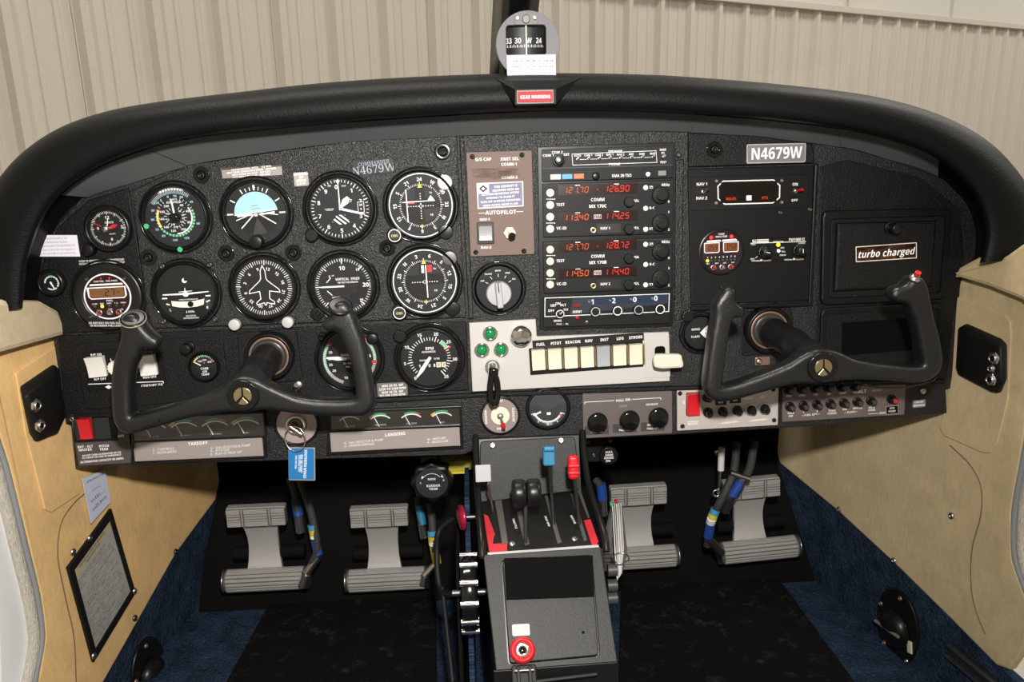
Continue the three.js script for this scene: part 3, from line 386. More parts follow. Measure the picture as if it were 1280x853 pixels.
function cdi(label, u, v, rot, vert, horiz, lob, capMat) {
  const g = gauge('course_deviation_indicator', label, u, v, 41, 44.5, {
    bg: '#181a1e', tall: 0.006, draw(D) {
      D.circ(0, 0, 96, '#f2f2f2', 3.4); D.circ(0, 0, 90, '#1c1e24'); D.circ(0, 0, 62, '#0c0d0f'); D.ticks(0, 355, 71, 60, 66, 1.5); D.ticks(0, 330, 11, 60, 71, 2.4);
      ['N', '3', '6', 'E', '12', '15', 'S', '21', '24', 'W', '30', '33'].forEach((s, i) => { const a = i * 30 + rot; D.t(s, ...D.pol(a, 79), 15, { rot: a * D2R }); });
      D.poly([[8, 12], [56, 8], [50, 34], [12, 54]], '#2a2b2e'); D.poly([[-54, -20], [-16, -20], [-16, -52], [-40, -48]], '#26272b'); D.poly([[14, -22], [54, -22], [40, -48], [14, -54]], '#26272b');
      for (let i = -5; i <= 5; i++) if (i) { D.circ(i * 7.5, 2, 1.9); if (horiz) D.circ(0, 2 + i * 7.5, 1.9); } D.circ(0, 2, 4.5, '#f0f0f0', 1.6); D.t('TO', 32, -38, 7); D.t('FR', 32, 30, 8);
      D.poly([[0, -68], [-7, -54], [7, -54]], '#e8e34a'); D.poly([[0, 56], [-5, 66], [5, 66]], '#e8e34a'); D.t('NAV', 0, 92, 8, { c: '#222' });
    } });
  g.needle('course_needle', 0, [[vert - 0.012, -0.5], [vert + 0.022, -0.5], [vert + 0.012, 0.5], [vert - 0.022, 0.5]]);
  if (horiz) g.needle('glideslope_needle', 0, [[-0.56, 0.1], [0.44, 0.12], [0.44, 0.15], [-0.56, 0.13]], M.whitePrint, 0.004);
  g.needle('flag', 0, horiz ? [[-0.42, 0.06], [-0.18, 0.06], [-0.18, 0.15], [-0.42, 0.15]] : [[0.1, 0.28], [0.24, 0.28], [0.24, 0.5], [0.1, 0.5]], M.red, 0.0027);
  g.needle('to_flag', 0, horiz ? [[0.22, 0.16], [0.42, 0.16], [0.32, 0.3]] : [[-0.08, 0.26], [0.0, 0.26], [0.0, 0.5], [-0.08, 0.5]], M.whitePrint, 0.0024);
  const [ku, kv] = lob.knob; lobe(g, ku, kv, 10.5); const kb = g.put('course_knob', lat([[0, 0], [0.0078, 0], [0.0074, 0.008], [0.0062, 0.0095], [0, 0.0095]]), M.black, ku, kv, 0.003); add(kb, 'knob_ring', ring(0.0074, 0.0064, 0.0006), M.whitePrint, 0, 0, 0.0092);
  add(kb, 'knob_print', unitUV(new THREE.CircleGeometry(0.0058, 24)), std(0xffffff, 0.6, 0, { map: canvasTex(96, 96, (x) => { x.fillStyle = '#0d0d0d'; x.fillRect(0, 0, 96, 96); pen(x, (a, b) => [a, b]).t('OBS', 48, 50, 34, { c: '#c9c48c' }); }) }), 0, 0, 0.0099);
  lobe(g, ...lob.ear, 9.5); g.put('corner_cap', disc(0.0088, 0.0035, 0.001), capMat, ...lob.cap, 0.0006);
}
cdi('course deviation indicator with crossed white needles below the N4679W engraving', 526, 257, -240 , -0.42, true, { knob: [494, 294], ear: [557, 290], cap: [556, 228] }, M.alu);
cdi('course deviation indicator with one upright white needle beside the round selector switch', 531, 352, -46, 0.06, false, { knob: [500, 390], ear: [566, 386], cap: [562, 323] }, std(lin(0.1), 0.4, 0.5));
{ // turn coordinator
  const g = gauge('turn_coordinator', 'turn coordinator with a white aeroplane symbol above a white ball tube', 232, 367, 36.5, 41.5, {
    bg: '#141516', draw(D) { D.arc(-180, 180, 74, 1.2, '#2b2b2d'); D.poly([[-84, 12], [-66, 12], [-66, 17], [-84, 17]]); D.poly([[84, 10], [66, 10], [66, 15], [84, 15]]); D.t('TURN COORDINATOR', 6, 22, 6.5); D.line(-72, 34, -60, 38, 5); D.line(80, 28, 66, 34, 5); D.t('L', -60, 56, 13); D.t('R', 68, 54, 13); D.t('2 MIN.', 8, 66, 10); D.t('NO PITCH', 8, 80, 7.5); D.t('INFORMATION', 8, 88, 7.5); D.circ(0, -45, 9); D.circ(4, -49, 6, '#141516'); } });
  g.needle('aircraft_symbol', -1, [[-0.78, -0.02], [-0.1, -0.045], [-0.05, -0.11], [0.06, -0.11], [0.11, -0.045], [0.8, -0.0], [0.8, 0.03], [0.1, 0.02], [0.03, 0.06], [0.24, 0.07], [0.24, 0.09], [0.02, 0.085], [0.01, 0.2], [-0.01, 0.2], [-0.02, 0.085], [-0.22, 0.08], [-0.22, 0.06], [-0.03, 0.06], [-0.1, 0.02], [-0.78, 0.02]]);
  g.needle('ball_tube', 0, [[-0.52, -0.24], [-0.5, -0.42], [-0.25, -0.48], [0.05, -0.5], [0.35, -0.48], [0.58, -0.42], [0.62, -0.22], [0.3, -0.27], [0.05, -0.28], [-0.25, -0.27]], std(lin(0.75, 0.76, 0.72), 0.3)); add(g, 'ball', disc(g.rf * 0.1, 0.001), M.black, g.rf * 0.14, -g.rf * 0.38, 0.004);
  for (const [u, v] of [[205, 402], [269, 399], [203, 333], [262, 331]]) g.put('screw', screwGeo(0.0034), M.darkSteel, u, v, 0.001);
}
{ // directional gyro
  const g = gauge('heading_indicator', 'heading indicator with a white outlined aeroplane and two pale knobs below', 330, 360, 37, 42, {
    bg: '#121315', draw(D) { D.circ(0, 0, 97, '#1a1b1d'); D.ticks(0, 355, 71, 82, 94, 2); D.ticks(5, 335, 11, 78, 95, 3); ['9', '12', '15', '18', '21', '24', '27', '30', '33', '0', '3', '6'].forEach((s, i) => { const a = -14 + i * 30; D.t(s, ...D.pol(a, 66), 14, { rot: a * D2R }); });
      D.poly([[0, -76], [8, -58], [9, -32], [13, -24], [50, 8], [52, 18], [17, 12], [15, 38], [30, 50], [30, 58], [4, 52], [2, 60], [-2, 60], [-4, 52], [-30, 58], [-30, 50], [-15, 38], [-17, 12], [-52, 18], [-50, 8], [-13, -24], [-9, -32], [-8, -58]], '#f2f2f2', 3); } });
  for (const [u, v] of [[295, 405], [361, 402]]) { lobe(g, u, v, 7.5); g.put('setting_knob', knobS(0.0068, 0.009), M.alu, u, v, 0.003); }
}
{ // vertical speed
  const g = gauge('vertical_speed_indicator', 'vertical speed indicator lettered VERTICAL SPEED with its needle pointing sideways', 429, 358, 37, 42.5, {
    bg: '#1a1b1e', draw(D) { D.ticks(-150, -20, 26, 84, 94, 2); D.ticks(-20, 80, 18, 84, 94, 2); D.ticks(100, 200, 18, 84, 94, 2); for (const a of [-90, 0, 45, 135, -45, 180, -135]) D.line(...D.pol(a, 76), ...D.pol(a, 95), 3.4); D.t('10', 0, -62, 20); D.t('15', 52, -54, 12); D.t('20', 76, -2, 20); D.t('15', 58, 50, 12); D.t('5', -44, -34, 12); D.t('10', 0, 62, 18); D.t('VERTICAL  SPEED', 16, -24, 12, { sx: 0.85 }); D.t('100 FEET PER MINUTE', 16, -12, 8, { sx: 0.85 }); D.t('UP', -32, -38, 7); D.t('DOWN', -28, 38, 8); D.line(90, -10, 90, 10, 2.4); D.line(-56, -14, -40, -30, 3); D.line(-56, 14, -40, 30, 3); } });
  g.needle('needle', -90, [[-0.03, -0.04], [0.03, -0.04], [0.024, 0.7], [0, 0.86], [-0.024, 0.7]]); lobe(g, 397, 392, 8.5); g.put('screw', screwGeo(0.0032), M.black, 398, 391, 0.004);
}
{ // clock
  const g = gauge('panel_clock', 'small aircraft clock with red hands and a knob at its lower corner', 135, 286, 23, 30, { h: 0.003, draw(D) { D.ticks(0, 354, 59, 84, 95, 2.6); D.ticks(0, 330, 11, 78, 96, 4); D.t('12', 0, -60, 24); D.t('3', 74, -6, 24); D.t('6', 12, 60, 22); D.t('9', -56, -2, 22); D.t('CLOCK', 8, -34, 15); D.t('QUARTZ', 18, 30, 9); }, bg: '#0f1011', rim: false });
  g.needle('hour_hand', 70, [[-0.06, 0], [0.06, 0], [0.1, 0.4], [0, 0.62], [-0.1, 0.4]], M.red); g.needle('minute_hand', -65, [[-0.03, -0.1], [0.03, -0.1], [0.02, 0.8], [-0.02, 0.8]], M.red, 0.004); g.needle('second_hand', 10, [[-0.025, 0], [0.025, 0], [0.015, 0.6], [-0.015, 0.6]], M.whitePrint, 0.0048); add(g, 'set_stem', disc(0.0042, 0.005), M.steel, -0.002, 0, 0.0035);
  lobe(g, 114, 310, 8); g.put('setting_knob', knobS(0.0068, 0.01), M.black, 113, 312, 0.003);
}
{ // suction gauge
  const g = gauge('suction_gauge', 'tiny round gauge with a green mark and white needle at the panel edge', 64, 354, 11.5, 18, { h: 0.003, n: 200, rim: false, draw(D) { D.arc(-90, 130, 72, 18, '#e8e8e8'); D.ticks(-90, 130, 10, 60, 84, 5, '#131313'); D.arc(-15, 15, 80, 16, '#35a86c'); D.arc(140, 220, 74, 16, '#dcdcdc'); } });
  g.needle('needle', 155, [[-0.1, -0.15], [0.1, -0.15], [0.05, 0.75], [-0.05, 0.75]]);
}
function redBar(D, x0, y0, s) { D.t(s, x0, y0, 10); }
{ // digital fuel computer
  const g = gauge('fuel_computer', 'round digital fuel computer with amber display reading 27 and a white ring', 134, 371, 30, 44, {
    h: 0.003, tall: 0.004, glass: false, bezel: std(lin(0.006), 0.35), draw(D) {
      D.circ(0, 0, 100, '#f4f4f6'); D.circ(0, 0, 93, '#2a1014'); D.t('LOW FUEL   FUEL PRESS', 0, -66, 10, { sx: 0.9 }); D.poly([[-66, -56], [68, -56], [72, -48], [-70, -48]]); D.poly([[-84, -42], [80, -42], [82, -2], [70, 10], [-70, 10], [-80, 0]], '#f0f0f2'); D.poly([[-74, -37], [74, -37], [74, 0], [66, 5], [-66, 5], [-74, -2]], '#2a1014'); D.t('FUEL', 6, 18, 12); ['FLOW', 'REM', 'USED', 'T. G.', 'PRESS'].forEach((s, i) => D.t(s, -58 + i * 30, 30, 8)); D.t('GAL', -44, 58, 8); D.t('TEST', 4, 56, 8); D.t('CAL', 52, 58, 8); } });
  const dt = canvasTex(256, 72, (x) => { x.fillStyle = '#7a5334'; x.fillRect(0, 0, 256, 72); seven(x, '27-', 118, 12, 24, 46, 20, '#171008', 6); });
  add(g, 'display', unitUV(new THREE.PlaneGeometry(g.rf * 1.42, g.rf * 0.38)), std(0xffffff, 0.25, 0, { map: dt }), 0, g.rf * 0.17, 0.0024);
  for (let i = 0; i < 5; i++) add(g, 'indicator_light', dome(g.rf * (i === 1 ? 0.075 : 0.05), 0.001), i === 1 ? M.yellowGlow : M.greenDark, g.rf * (-0.58 + i * 0.3), -g.rf * 0.41, 0.002);
  for (const s of [-1, 1]) add(g, 'warning_light', dome(g.rf * 0.05, 0.001), M.red, g.rf * s * 0.18, g.rf * 0.78, 0.002);
  [-0.42, 0.02, 0.4].forEach((x, i) => { const t = add(g, 'toggle_base', ring(g.rf * 0.13, g.rf * 0.06, 0.002), M.steel, g.rf * x, -g.rf * 0.68, 0.002); add(t, 'toggle_lever', rod(V(0, 0, 0), V(0.001, -0.0008, 0.008), 0.001, 0.0014, 10), i === 1 ? M.steel : M.red); });
  for (const [u, v] of [[108, 349], [156, 348], [114, 396]]) g.put('screw', screwGeo(0.0022), M.darkSteel, u, v, 0.004);
}
{ // carburettor temperature
  const g = gauge('carburettor_temperature_gauge', 'small black gauge lettered CARB AIR TEMP', 255, 459, 17, 20, { h: 0.0055, n: 256, rim: false, tall: 0.006, draw(D) { D.arc(-62, -30, 82, 9, '#e4c33a'); D.arc(-30, 35, 84, 8, '#2f9a67'); D.arc(50, 62, 80, 10, '#c8323c'); D.ticks(-62, 62, 12, 74, 92, 2.6); D.t('100', -28, -44, 19); D.t('200', 6, -52, 19); D.t('300', 42, -36, 19); D.t('°F', 2, -28, 12); D.t('CARB', 0, 14, 23); D.t('AIR', 0, 36, 21); D.t('TEMP', 2, 60, 23); } });
  g.needle('needle', -58, [[-0.04, 0.25], [0.04, 0.25], [0.03, 0.75], [-0.03, 0.75]]);
}
{ // manifold pressure / fuel flow
  const g = gauge('manifold_pressure_gauge', 'dual manifold pressure and fuel flow gauge half hidden behind a yoke horn', 437, 449, 36, 41, {
    h: 0.0035, draw(D) { D.arc(-125, -52, 88, 7, '#35a36b'); D.ticks(-160, -50, 40, 82, 93, 1.8); D.arc(-52, -46, 86, 14, '#c8323c'); D.nums([['35', -68], ['30', -88], ['25', -105], ['20', -125], ['10', -165]], 70, 12); D.t('MAN.', -14, -14, 12); D.t('PRESS', -12, -2, 10); D.t('IN. HG.', -8, 16, 9); D.t('ABS.', -8, 28, 9); D.arc(50, 100, 88, 7, '#35a36b'); D.ticks(35, 130, 30, 82, 93, 1.8); D.arc(40, 47, 86, 16, '#c8323c'); D.arc(97, 103, 86, 18, '#c8323c'); D.t('15', 66, -6, 16); D.t('FUEL FLOW', 34, 40, 9); } });
  g.needle('needle', -84, [[-0.04, 0.1], [0.04, 0.1], [0.07, 0.4], [0.03, 0.8], [-0.03, 0.8], [-0.07, 0.4]]); g.needle('fuel_needle', 84, [[-0.04, 0.3], [0.04, 0.3], [0.02, 0.75], [-0.02, 0.75]], M.whitePrint, 0.004); g.put('corner_knob', disc(0.0072, 0.006), M.black, 466, 423, 0.003);
}
{ // tachometer
  const g = gauge('tachometer', 'large tachometer lettered RPM HUNDREDS with numbers nought to thirty-five and an hour counter', 537, 448, 36, 41.5, {
    h: 0.0035, draw(D) { D.ticks(-142, 142, 35, 62, 74, 2.4); D.ticks(-142, 142, 7, 60, 80, 3.2); D.nums([['0', -142], ['5', -100], ['10', -61], ['15', -20], ['20', 18], ['25', 52], ['30', 96], ['35', 142]], 88, 15); D.arc(36, 60, 70, 13, '#35a36b'); D.ticks(38, 60, 5, 62, 78, 1.6); D.arc(62, 66, 74, 22, '#c8323c'); D.t('RPM', 2, -34, 14); D.t('HUNDREDS', -2, -22, 9); D.t('HOURS', -22, 8, 8); D.t('1/10', 24, 4, 10); D.poly([[-44, 16], [56, 16], [56, 36], [-44, 36]], '#0b0b0c'); ['1', '1', '0', '8'].forEach((s, i) => D.t(s, -36 + i * 17, 27, 15)); D.poly([[22, 17], [38, 17], [38, 35], [22, 35]], '#d9d2be'); D.poly([[40, 17], [55, 17], [55, 35], [40, 35]], '#d9d2be'); D.t('7', 30, 27, 14, { c: '#333' }); D.t('7', 47, 27, 14, { c: '#333' }); } });
  g.needle('needle', -144, [[-0.05, -0.05], [0.05, -0.05], [0.07, 0.5], [0.02, 0.82], [-0.02, 0.82], [-0.07, 0.5]]); g.put('corner_knob', fluted(0.0075, 0.006), M.black, 500, 420, 0.003);
}
// ---------------------------------------------------------------- placards on the left half
const lines = (T, arr, u, v0, dv, size, o = {}) => arr.forEach((s, i) => T.t(s, u, v0 + i * dv, size, o));
{
  const g = thing(PF, 'equipment_placard', 'white placard with slanted end and small grey print about a vortex generator system', 'placard', PF.at(67, 308, 0.003));
  const q = [[44, 294], [96, 294], [100, 321], [30, 321]].map((p) => g.loc(...p, 0.001)); const xs = q.map((p) => p.x), ys = q.map((p) => p.y), x0 = Math.min(...xs), x1 = Math.max(...xs), y0 = Math.min(...ys), y1 = Math.max(...ys);
  add(g, 'plate', unitUV(ext(shapeOf(q), 0.0012, 0.0003)), std(0xffffff, 0.45, 0, { map: canvasTex(560, 220, (x, w, h) => { x.fillStyle = '#eceaf6'; x.fillRect(0, 0, w, h); const T = pen(x, (a, b) => [a, b]), o = { c: '#8a86a6', b: '' }; lines(T, ['Micro AeroDynamics, Inc', 'Vortex Generator System', 'In accordance with STC#SA00882SE', 'If more than 5 VGs are damaged or', 'missing, the aircraft is not airworthy.'], w * 0.55, 36, 36, 27, o); }) }));
}
const silver = '#9b9593';
plate(PF, 'speed_placard', 'silver strip placard of operating speeds above the attitude indicator', 'placard', [[277, 210], [352, 205.5], [353, 219], [277, 223.5]], { h: 0.005, d: 0.0008, bg: silver, metal: 0.35, rough: 0.45, draw(T) { T.poly([[277, 209], [354, 204.5], [354, 208], [277, 213]], '#4f4b4a'); ['MANEUVERING SPEED   118 KIAS', 'MAX GEAR OPERATING SPEED   130 KIAS', 'MAX SPEED DN FLAP   109 KIAS', 'MAX SPEED DN FLAP   150 KIAS'].forEach((s, i) => T.t(s, 314, 209.5 + i * 3.3, 2.7, { rot: -0.045, sx: 1.1 })); } });
plate(PF, 'warning_placard', 'small square silver placard between attitude indicator and altimeter', 'placard', [[366, 216], [387, 214.5], [384, 232.5], [368, 233]], { h: 0.005, d: 0.0008, bg: silver, metal: 0.35, draw(T) { lines(T, ['SCHEDULE', 'MP', 'ABOVE', '8.5 FT'], 376.5, 218, 4, 3.6, { rot: -0.04 }); } });
plate(PF, 'registration_placard', 'engraved grey plate reading COMMANDER N4679W above the altimeter', 'placard', [[440.5, 201], [491, 197], [492.5, 216], [442, 219]], { h: 0.005, d: 0.001, bg: '#2b2e34', draw(T) { T.t('COMMANDER', 467, 203.5, 5.4, { f: SERIF, c: '#a9aeb8', rot: -0.05, b: '' }); T.t('N4679W', 467, 211.3, 12.5, { f: SERIF, c: '#a9aeb8', rot: -0.05, b: '' }); } });
plate(PF, 'power_limit_placard', 'silver four-line placard of manifold pressure limits beside the tachometer', 'placard', [[471, 479.5], [509, 478], [510, 494.5], [472, 496.5]], { h: 0.0035, d: 0.0008, bg: '#6f6c6b', metal: 0.2, draw(T) { lines(T, ['MIN 20 IN. MP', '2250 TO 2450 RPM', 'MAX 34 IN. MP', 'BELOW 2350 RPM'], 490.5, 482, 4, 4, { rot: -0.03, sx: 0.95 }); } });
plate(PF, 'fuel_placard', 'black strip with two lines of white print under the clock', 'placard', [[98, 324], [155, 322.5], [156, 330.5], [99, 332]], { h: 0.003, d: 0.0005, bg: '#0c0c0c', draw(T) { T.t('REFER TO ORIGINAL FUEL FLOW/PRESSURE', 127, 325.7, 3.1, { rot: -0.02, sx: 0.85 }); T.t('INSTRUMENT FOR PRIMARY INFORMATION', 127, 329.2, 3.1, { rot: -0.02, sx: 0.85 }); } });
plate(PF, 'fuel_placard', 'black strip with two lines of white print under the digital fuel computer', 'placard', [[111, 402], [152, 402], [152, 409.5], [111, 409.5]], { h: 0.007, d: 0.0005, bg: '#0c0c0c', draw(T) { T.t('DO NOT RELY ON FUEL FLOW', 132, 404, 3.3, { sx: 0.85 }); T.t('TO DETERMINE FUEL LEVEL', 132, 407.5, 3.3, { sx: 0.85 }); } });
// ---------------------------------------------------------------- rockers of the roll autopilot, lower left
const rockerGeo = (w, h, d = 0.006, tip = 0.003) => { const S = new THREE.Shape(); S.moveTo(-h / 2, 0); S.lineTo(h / 2, 0); S.lineTo(h / 2, d + tip); S.quadraticCurveTo(0, d - tip * 0.7, -h / 2, d * 0.8); S.closePath(); const g = ext(S, w, 0.0006); g.translate(0, 0, -w / 2); g.rotateY(-Math.PI / 2); g.rotateX(0); g.rotateZ(0); const m = new THREE.Matrix4().makeBasis(V(0, 1, 0), V(0, 0, 1), V(1, 0, 0)); const s = ext(S, w, 0.0006).translate(0, 0, -w / 2); s.applyMatrix4(m); return s; };
{
  const g = plate(PF, 'autopilot_switch_panel', 'black autopilot switch plate with two white rocker switches seen through the left yoke', 'switch panel', [[105, 441], [201, 434], [206, 482], [109, 489]], { h: 0.0055, d: 0.002, bg: '#0b0b0b', draw(T) {
    T.t('R/P ON', 120, 443, 3.8); T.t('R/P OFF', 125, 473.5, 3.8); T.t('HDG ON', 183, 440.5, 3.6, { c: '#777' }); T.t('HDG OFF', 187, 471, 3.8); T.line(110, 480.5, 204, 477, 1); T.line(204, 477, 204.3, 479.5, 1); T.t('CENTURY IIB', 190, 482.2, 4.6, { sx: 0.9 }); T.poly([[131, 484], [136, 481.5], [140, 484], [136, 486.5]]); T.t('L', 139, 450, 5); } });
  for (const [u, v, w] of [[122, 458, 0.021], [186, 456, 0.02]]) g.put('rocker_switch', rockerGeo(w, 0.0245), M.white, u, v, 0.002, 0, 0, 0.03);
  g.put('roll_knob', fluted(0.0085, 0.008), M.white, 146, 459, 0.002);
}
for (const [u, v] of [[236, 434]]) { const g = thing(PF, 'lamp_knob', 'small black post light knob above the carburettor temperature gauge', 'knob', PF.at(u, v, 0.0055)); add(g, 'base', disc(0.0072, 0.003), M.black); add(g, 'cap', knobS(0.0062, 0.009), M.black, -0.001, -0.001, 0.003); }
// ---------------------------------------------------------------- centre stack
const toggle = (g, u, v, z, lever = M.steel, o = {}) => { const b = g.put('toggle_base', lat([[0, 0], [0.0034, 0], [0.0034, 0.0014], [0.0026, 0.0016], [0.0022, 0.003], [0.0012, 0.0032], [0, 0.0032]], 12), M.steel, u, v, z); add(b, 'toggle_lever', rod(V(0, 0, 0.002), V(o.x ?? 0.002, o.y ?? 0.003, o.z ?? 0.01), 0.0011, 0.0018, 10), lever); return b; };
const blackKnob = (g, u, v, r, z, d = 0.012, nm = 'knob') => { const k = g.put(nm, fluted(r * 1.06, d * 0.45, 20, 0.06), M.black, u, v, z); add(k, 'knob_cap', knobS(r * 0.78, d * 0.7), M.black, 0, 0, d * 0.42); return k; };
{
  const g = plate(PF, 'autopilot_controller', 'brownish silver autopilot coupler plate with a rocker and a toggle switch', 'control panel', [[584.1, 190.3], [665.7, 188.3], [667, 317.7], [586.9, 321.1]], { h: 0.001, d: 0.003, rad: 0.002, bg: '#77655f', rough: 0.6, draw(T) {
    T.t('G/S CAP', 604, 199, 5); T.t('XMIT SEL', 637, 198.5, 5); T.t('COMM-1', 636.5, 205.5, 4.6); T.t('COMM-2', 637, 222, 4.6);
    const x = T.x; for (let i = 0; i < 60; i++) { x.fillStyle = `rgba(${60 + rnd() * 30},${40 + rnd() * 20},${30 + rnd() * 15},0.16)`; x.fillRect(4 + rnd() * 46, 18 + rnd() * 11, 6 + rnd() * 12, 1 + rnd() * 3); }
    T.poly([[595.5, 229], [654, 226.5], [654.5, 258], [597, 261.5]], '#d9d7df'); T.poly([[597, 230.5], [652.5, 228], [653, 256.5], [598.5, 259.8]], '#7d7e98'); T.poly([[597, 230.5], [611, 230], [611.5, 242], [597.5, 242.6]], '#d9d7df'); T.poly([[604, 231.5], [609.5, 236], [604, 240.5], [598.8, 236]], '#333'); T.poly([[604, 233.8], [606.8, 236], [604, 238.2], [601.2, 236]], '#d9d7df');
    ['THIS AIRCRAFT IS', 'EQUIPPED WITH AN', 'ALTITUDE REPORTING SYSTEM', 'OPERABLE TO 24,000 FT', 'TURN OFF ALTITUDE REPORTING', 'WHEN FLYING ABOVE FL-240'].forEach((s, i) => T.t(s, i < 2 ? 632 : 625.5, 233 + i * 4.6, i < 2 ? 3.5 : 3.2, { sx: 0.95, rot: -0.04 }));
    T.t('AUTOPILOT', 626, 265.8, 6.6); T.line(598, 266.8, 607, 266.4, 0.7); T.line(645, 264.8, 654, 264.5, 0.7); T.t('NAV-1', 606, 274.2, 4.4); T.t('NAV-2', 607.5, 309.5, 4.4); } });
  for (const [u, v] of [[590.5, 196], [652.5, 193.8], [594.8, 315.5], [655, 314]]) g.put('screw', screwGeo(0.003), M.black, u, v, 0.003);
  const fr = g.put('rocker_frame', ext(rrShape(0.02, 0.0255, 0.001), 0.002, 0.0005), M.black, 606.8, 291.5, 0.003); add(fr, 'rocker_switch', rockerGeo(0.0155, 0.0165, 0.0045, 0.002), std(lin(0.5), 0.35, 0.3), 0, 0, 0.002);
  const nut = g.put('toggle_nut', ext((() => { const s = new THREE.Shape(); for (let i = 0; i < 6; i++) { const a = i * Math.PI / 3; i ? s.lineTo(0.0075 * Math.cos(a), 0.0075 * Math.sin(a)) : s.moveTo(0.0075, 0); } return s; })(), 0.003, 0.0006), std(lin(0.6, 0.58, 0.42), 0.4, 0.5), 637, 291, 0.003); add(nut, 'toggle_lever', rod(V(0, 0, 0.001), V(0.002, -0.003, 0.016), 0.003, 0.0042), M.gloss);
}
{
  const g = gauge('audio_selector_switch', 'round black rotary selector with a big pale grey pointer knob under the autopilot plate', 623.5, 361, 28, 31, { h: 0, tall: 0.003, glass: false, category: 'switch', faceRough: 0.5, bg: '#17181a', draw(D) { for (const a of [-62, -33, 0, 32, 60]) D.line(...D.pol(a, 52), ...D.pol(a, 66), 2.6); D.nums([['OFF', -62], ['PHONE', -33], ['BOTH', 0], ['SPKR', 32], ['ALL', 60]], 80, 9.5); } });
  const p = g.loc(623.5, 367, 0.004); const k = add(g, 'pointer_knob', lat([[0, 0], [0.0155, 0], [0.0155, 0.003], [0.0145, 0.006], [0.0135, 0.0068], [0, 0.0068]]), M.greyPlastic, p.x, p.y, 0.003); add(k, 'grip_bar', rbox(0.0075, 0.031, 0.013, 0.002), M.greyPlastic, 0, -0.0004, 0.012, 0, 0, 0.06); add(k, 'pointer_line', rbox(0.0012, 0.012, 0.0006, 0.0002), M.black, -0.0006, 0.009, 0.0187, 0, 0, 0.06);
}
add(panel, 'radio_rack', metreUV(ext(shapeOf(px(PF, [[672, 184], [844, 178], [841, 408], [675, 413]], 0.003)), 0.003, 0.0006), 0.06), M.black, 0, 0, 0);
{
  const g = plate(PF, 'audio_selector', 'slim grey audio selector with tiny toggle switches on top of the radio stack', 'radio', [[677, 187], [841.3, 182], [841.3, 222.5], [677.8, 227]], { h: 0.003, d: 0.004, bg: '#1c1e22', draw(T) {
    T.poly([[676, 211.5], [843, 206.5], [843, 223], [676, 228]], '#101114'); T.line(677, 211, 842, 206.2, 0.8, '#4a4d52'); T.t('COM 1', 685.5, 194.5, 4.4); T.t('COM 2', 696.5, 190.5, 4.2); T.t('EXT', 708, 193.2, 4);
    const x = T.x; T.poly([[715, 192.7], [820, 188.5], [821, 203], [716, 206.5]], '#e8e8e8', 0.7); T.t('SPEAKER', 769, 189.2, 4, { c: '#fff' }); T.t('PHONE', 768, 205.2, 4);
    ['AUTO', 'COM 1', 'COM 2', 'NAV 1', 'NAV 2', 'ADF', 'DME', 'MKR'].forEach((s, i) => T.t(s, 722 + i * 13.4, 194.8 - i * 0.35, 3.7, { sx: 0.85 })); T.line(724, 199.5, 816, 196.5, 0.6); T.t('MKR', 828.5, 187.5, 3.6); T.t('HI', 828.5, 191.5, 3.6); T.t('TEST', 829, 203, 3.6); T.t('KMA 20 TSO', 777, 219.8, 4.6, { sx: 0.9 }); } });
  blackKnob(g, 698.3, 200.4, 0.0072, 0.004, 0.01, 'selector_knob'); g.put('knob_dot', disc(0.0022, 0.0006), M.alu, 698.3, 200, 0.0155);
  for (let i = 0; i < 8; i++) { const s = g.put('toggle_switch', disc(0.0022, 0.0016), M.darkSteel, 722 + i * 13.45, 199 - i * 0.36, 0.004); add(s, 'toggle_lever', rod(V(0, 0, 0), V(0, 0.0015, 0.006), 0.0008, 0.0013, 8), M.steel); }
  toggle(g, 829, 195.8, 0.004, M.steel, { z: 0.006, y: 0.001, x: 0 });
  [[694.5, std(lin(0.55, 0.53, 0.48), 0.4)], [709, std(lin(0.06, 0.3, 0.55), 0.4)], [723.5, std(lin(0.5, 0.13, 0.03), 0.4)]].forEach(([u, m]) => g.put('marker_light', rbox(0.0125, 0.0062, 0.002, 0.0006), m, u, 221.3 - (u - 694) * 0.03, 0.0045));
  g.put('volume_knob', disc(0.0045, 0.004), M.black, 744.5, 220.3, 0.004); g.put('photo_cell', dome(0.0028, 0.0016), M.whitePrint, 810, 217.9, 0.004); g.put('test_button', rbox(0.0095, 0.006, 0.003, 0.0006), std(lin(0.2, 0.22, 0.22), 0.4), 827.5, 216.6, 0.005);
}
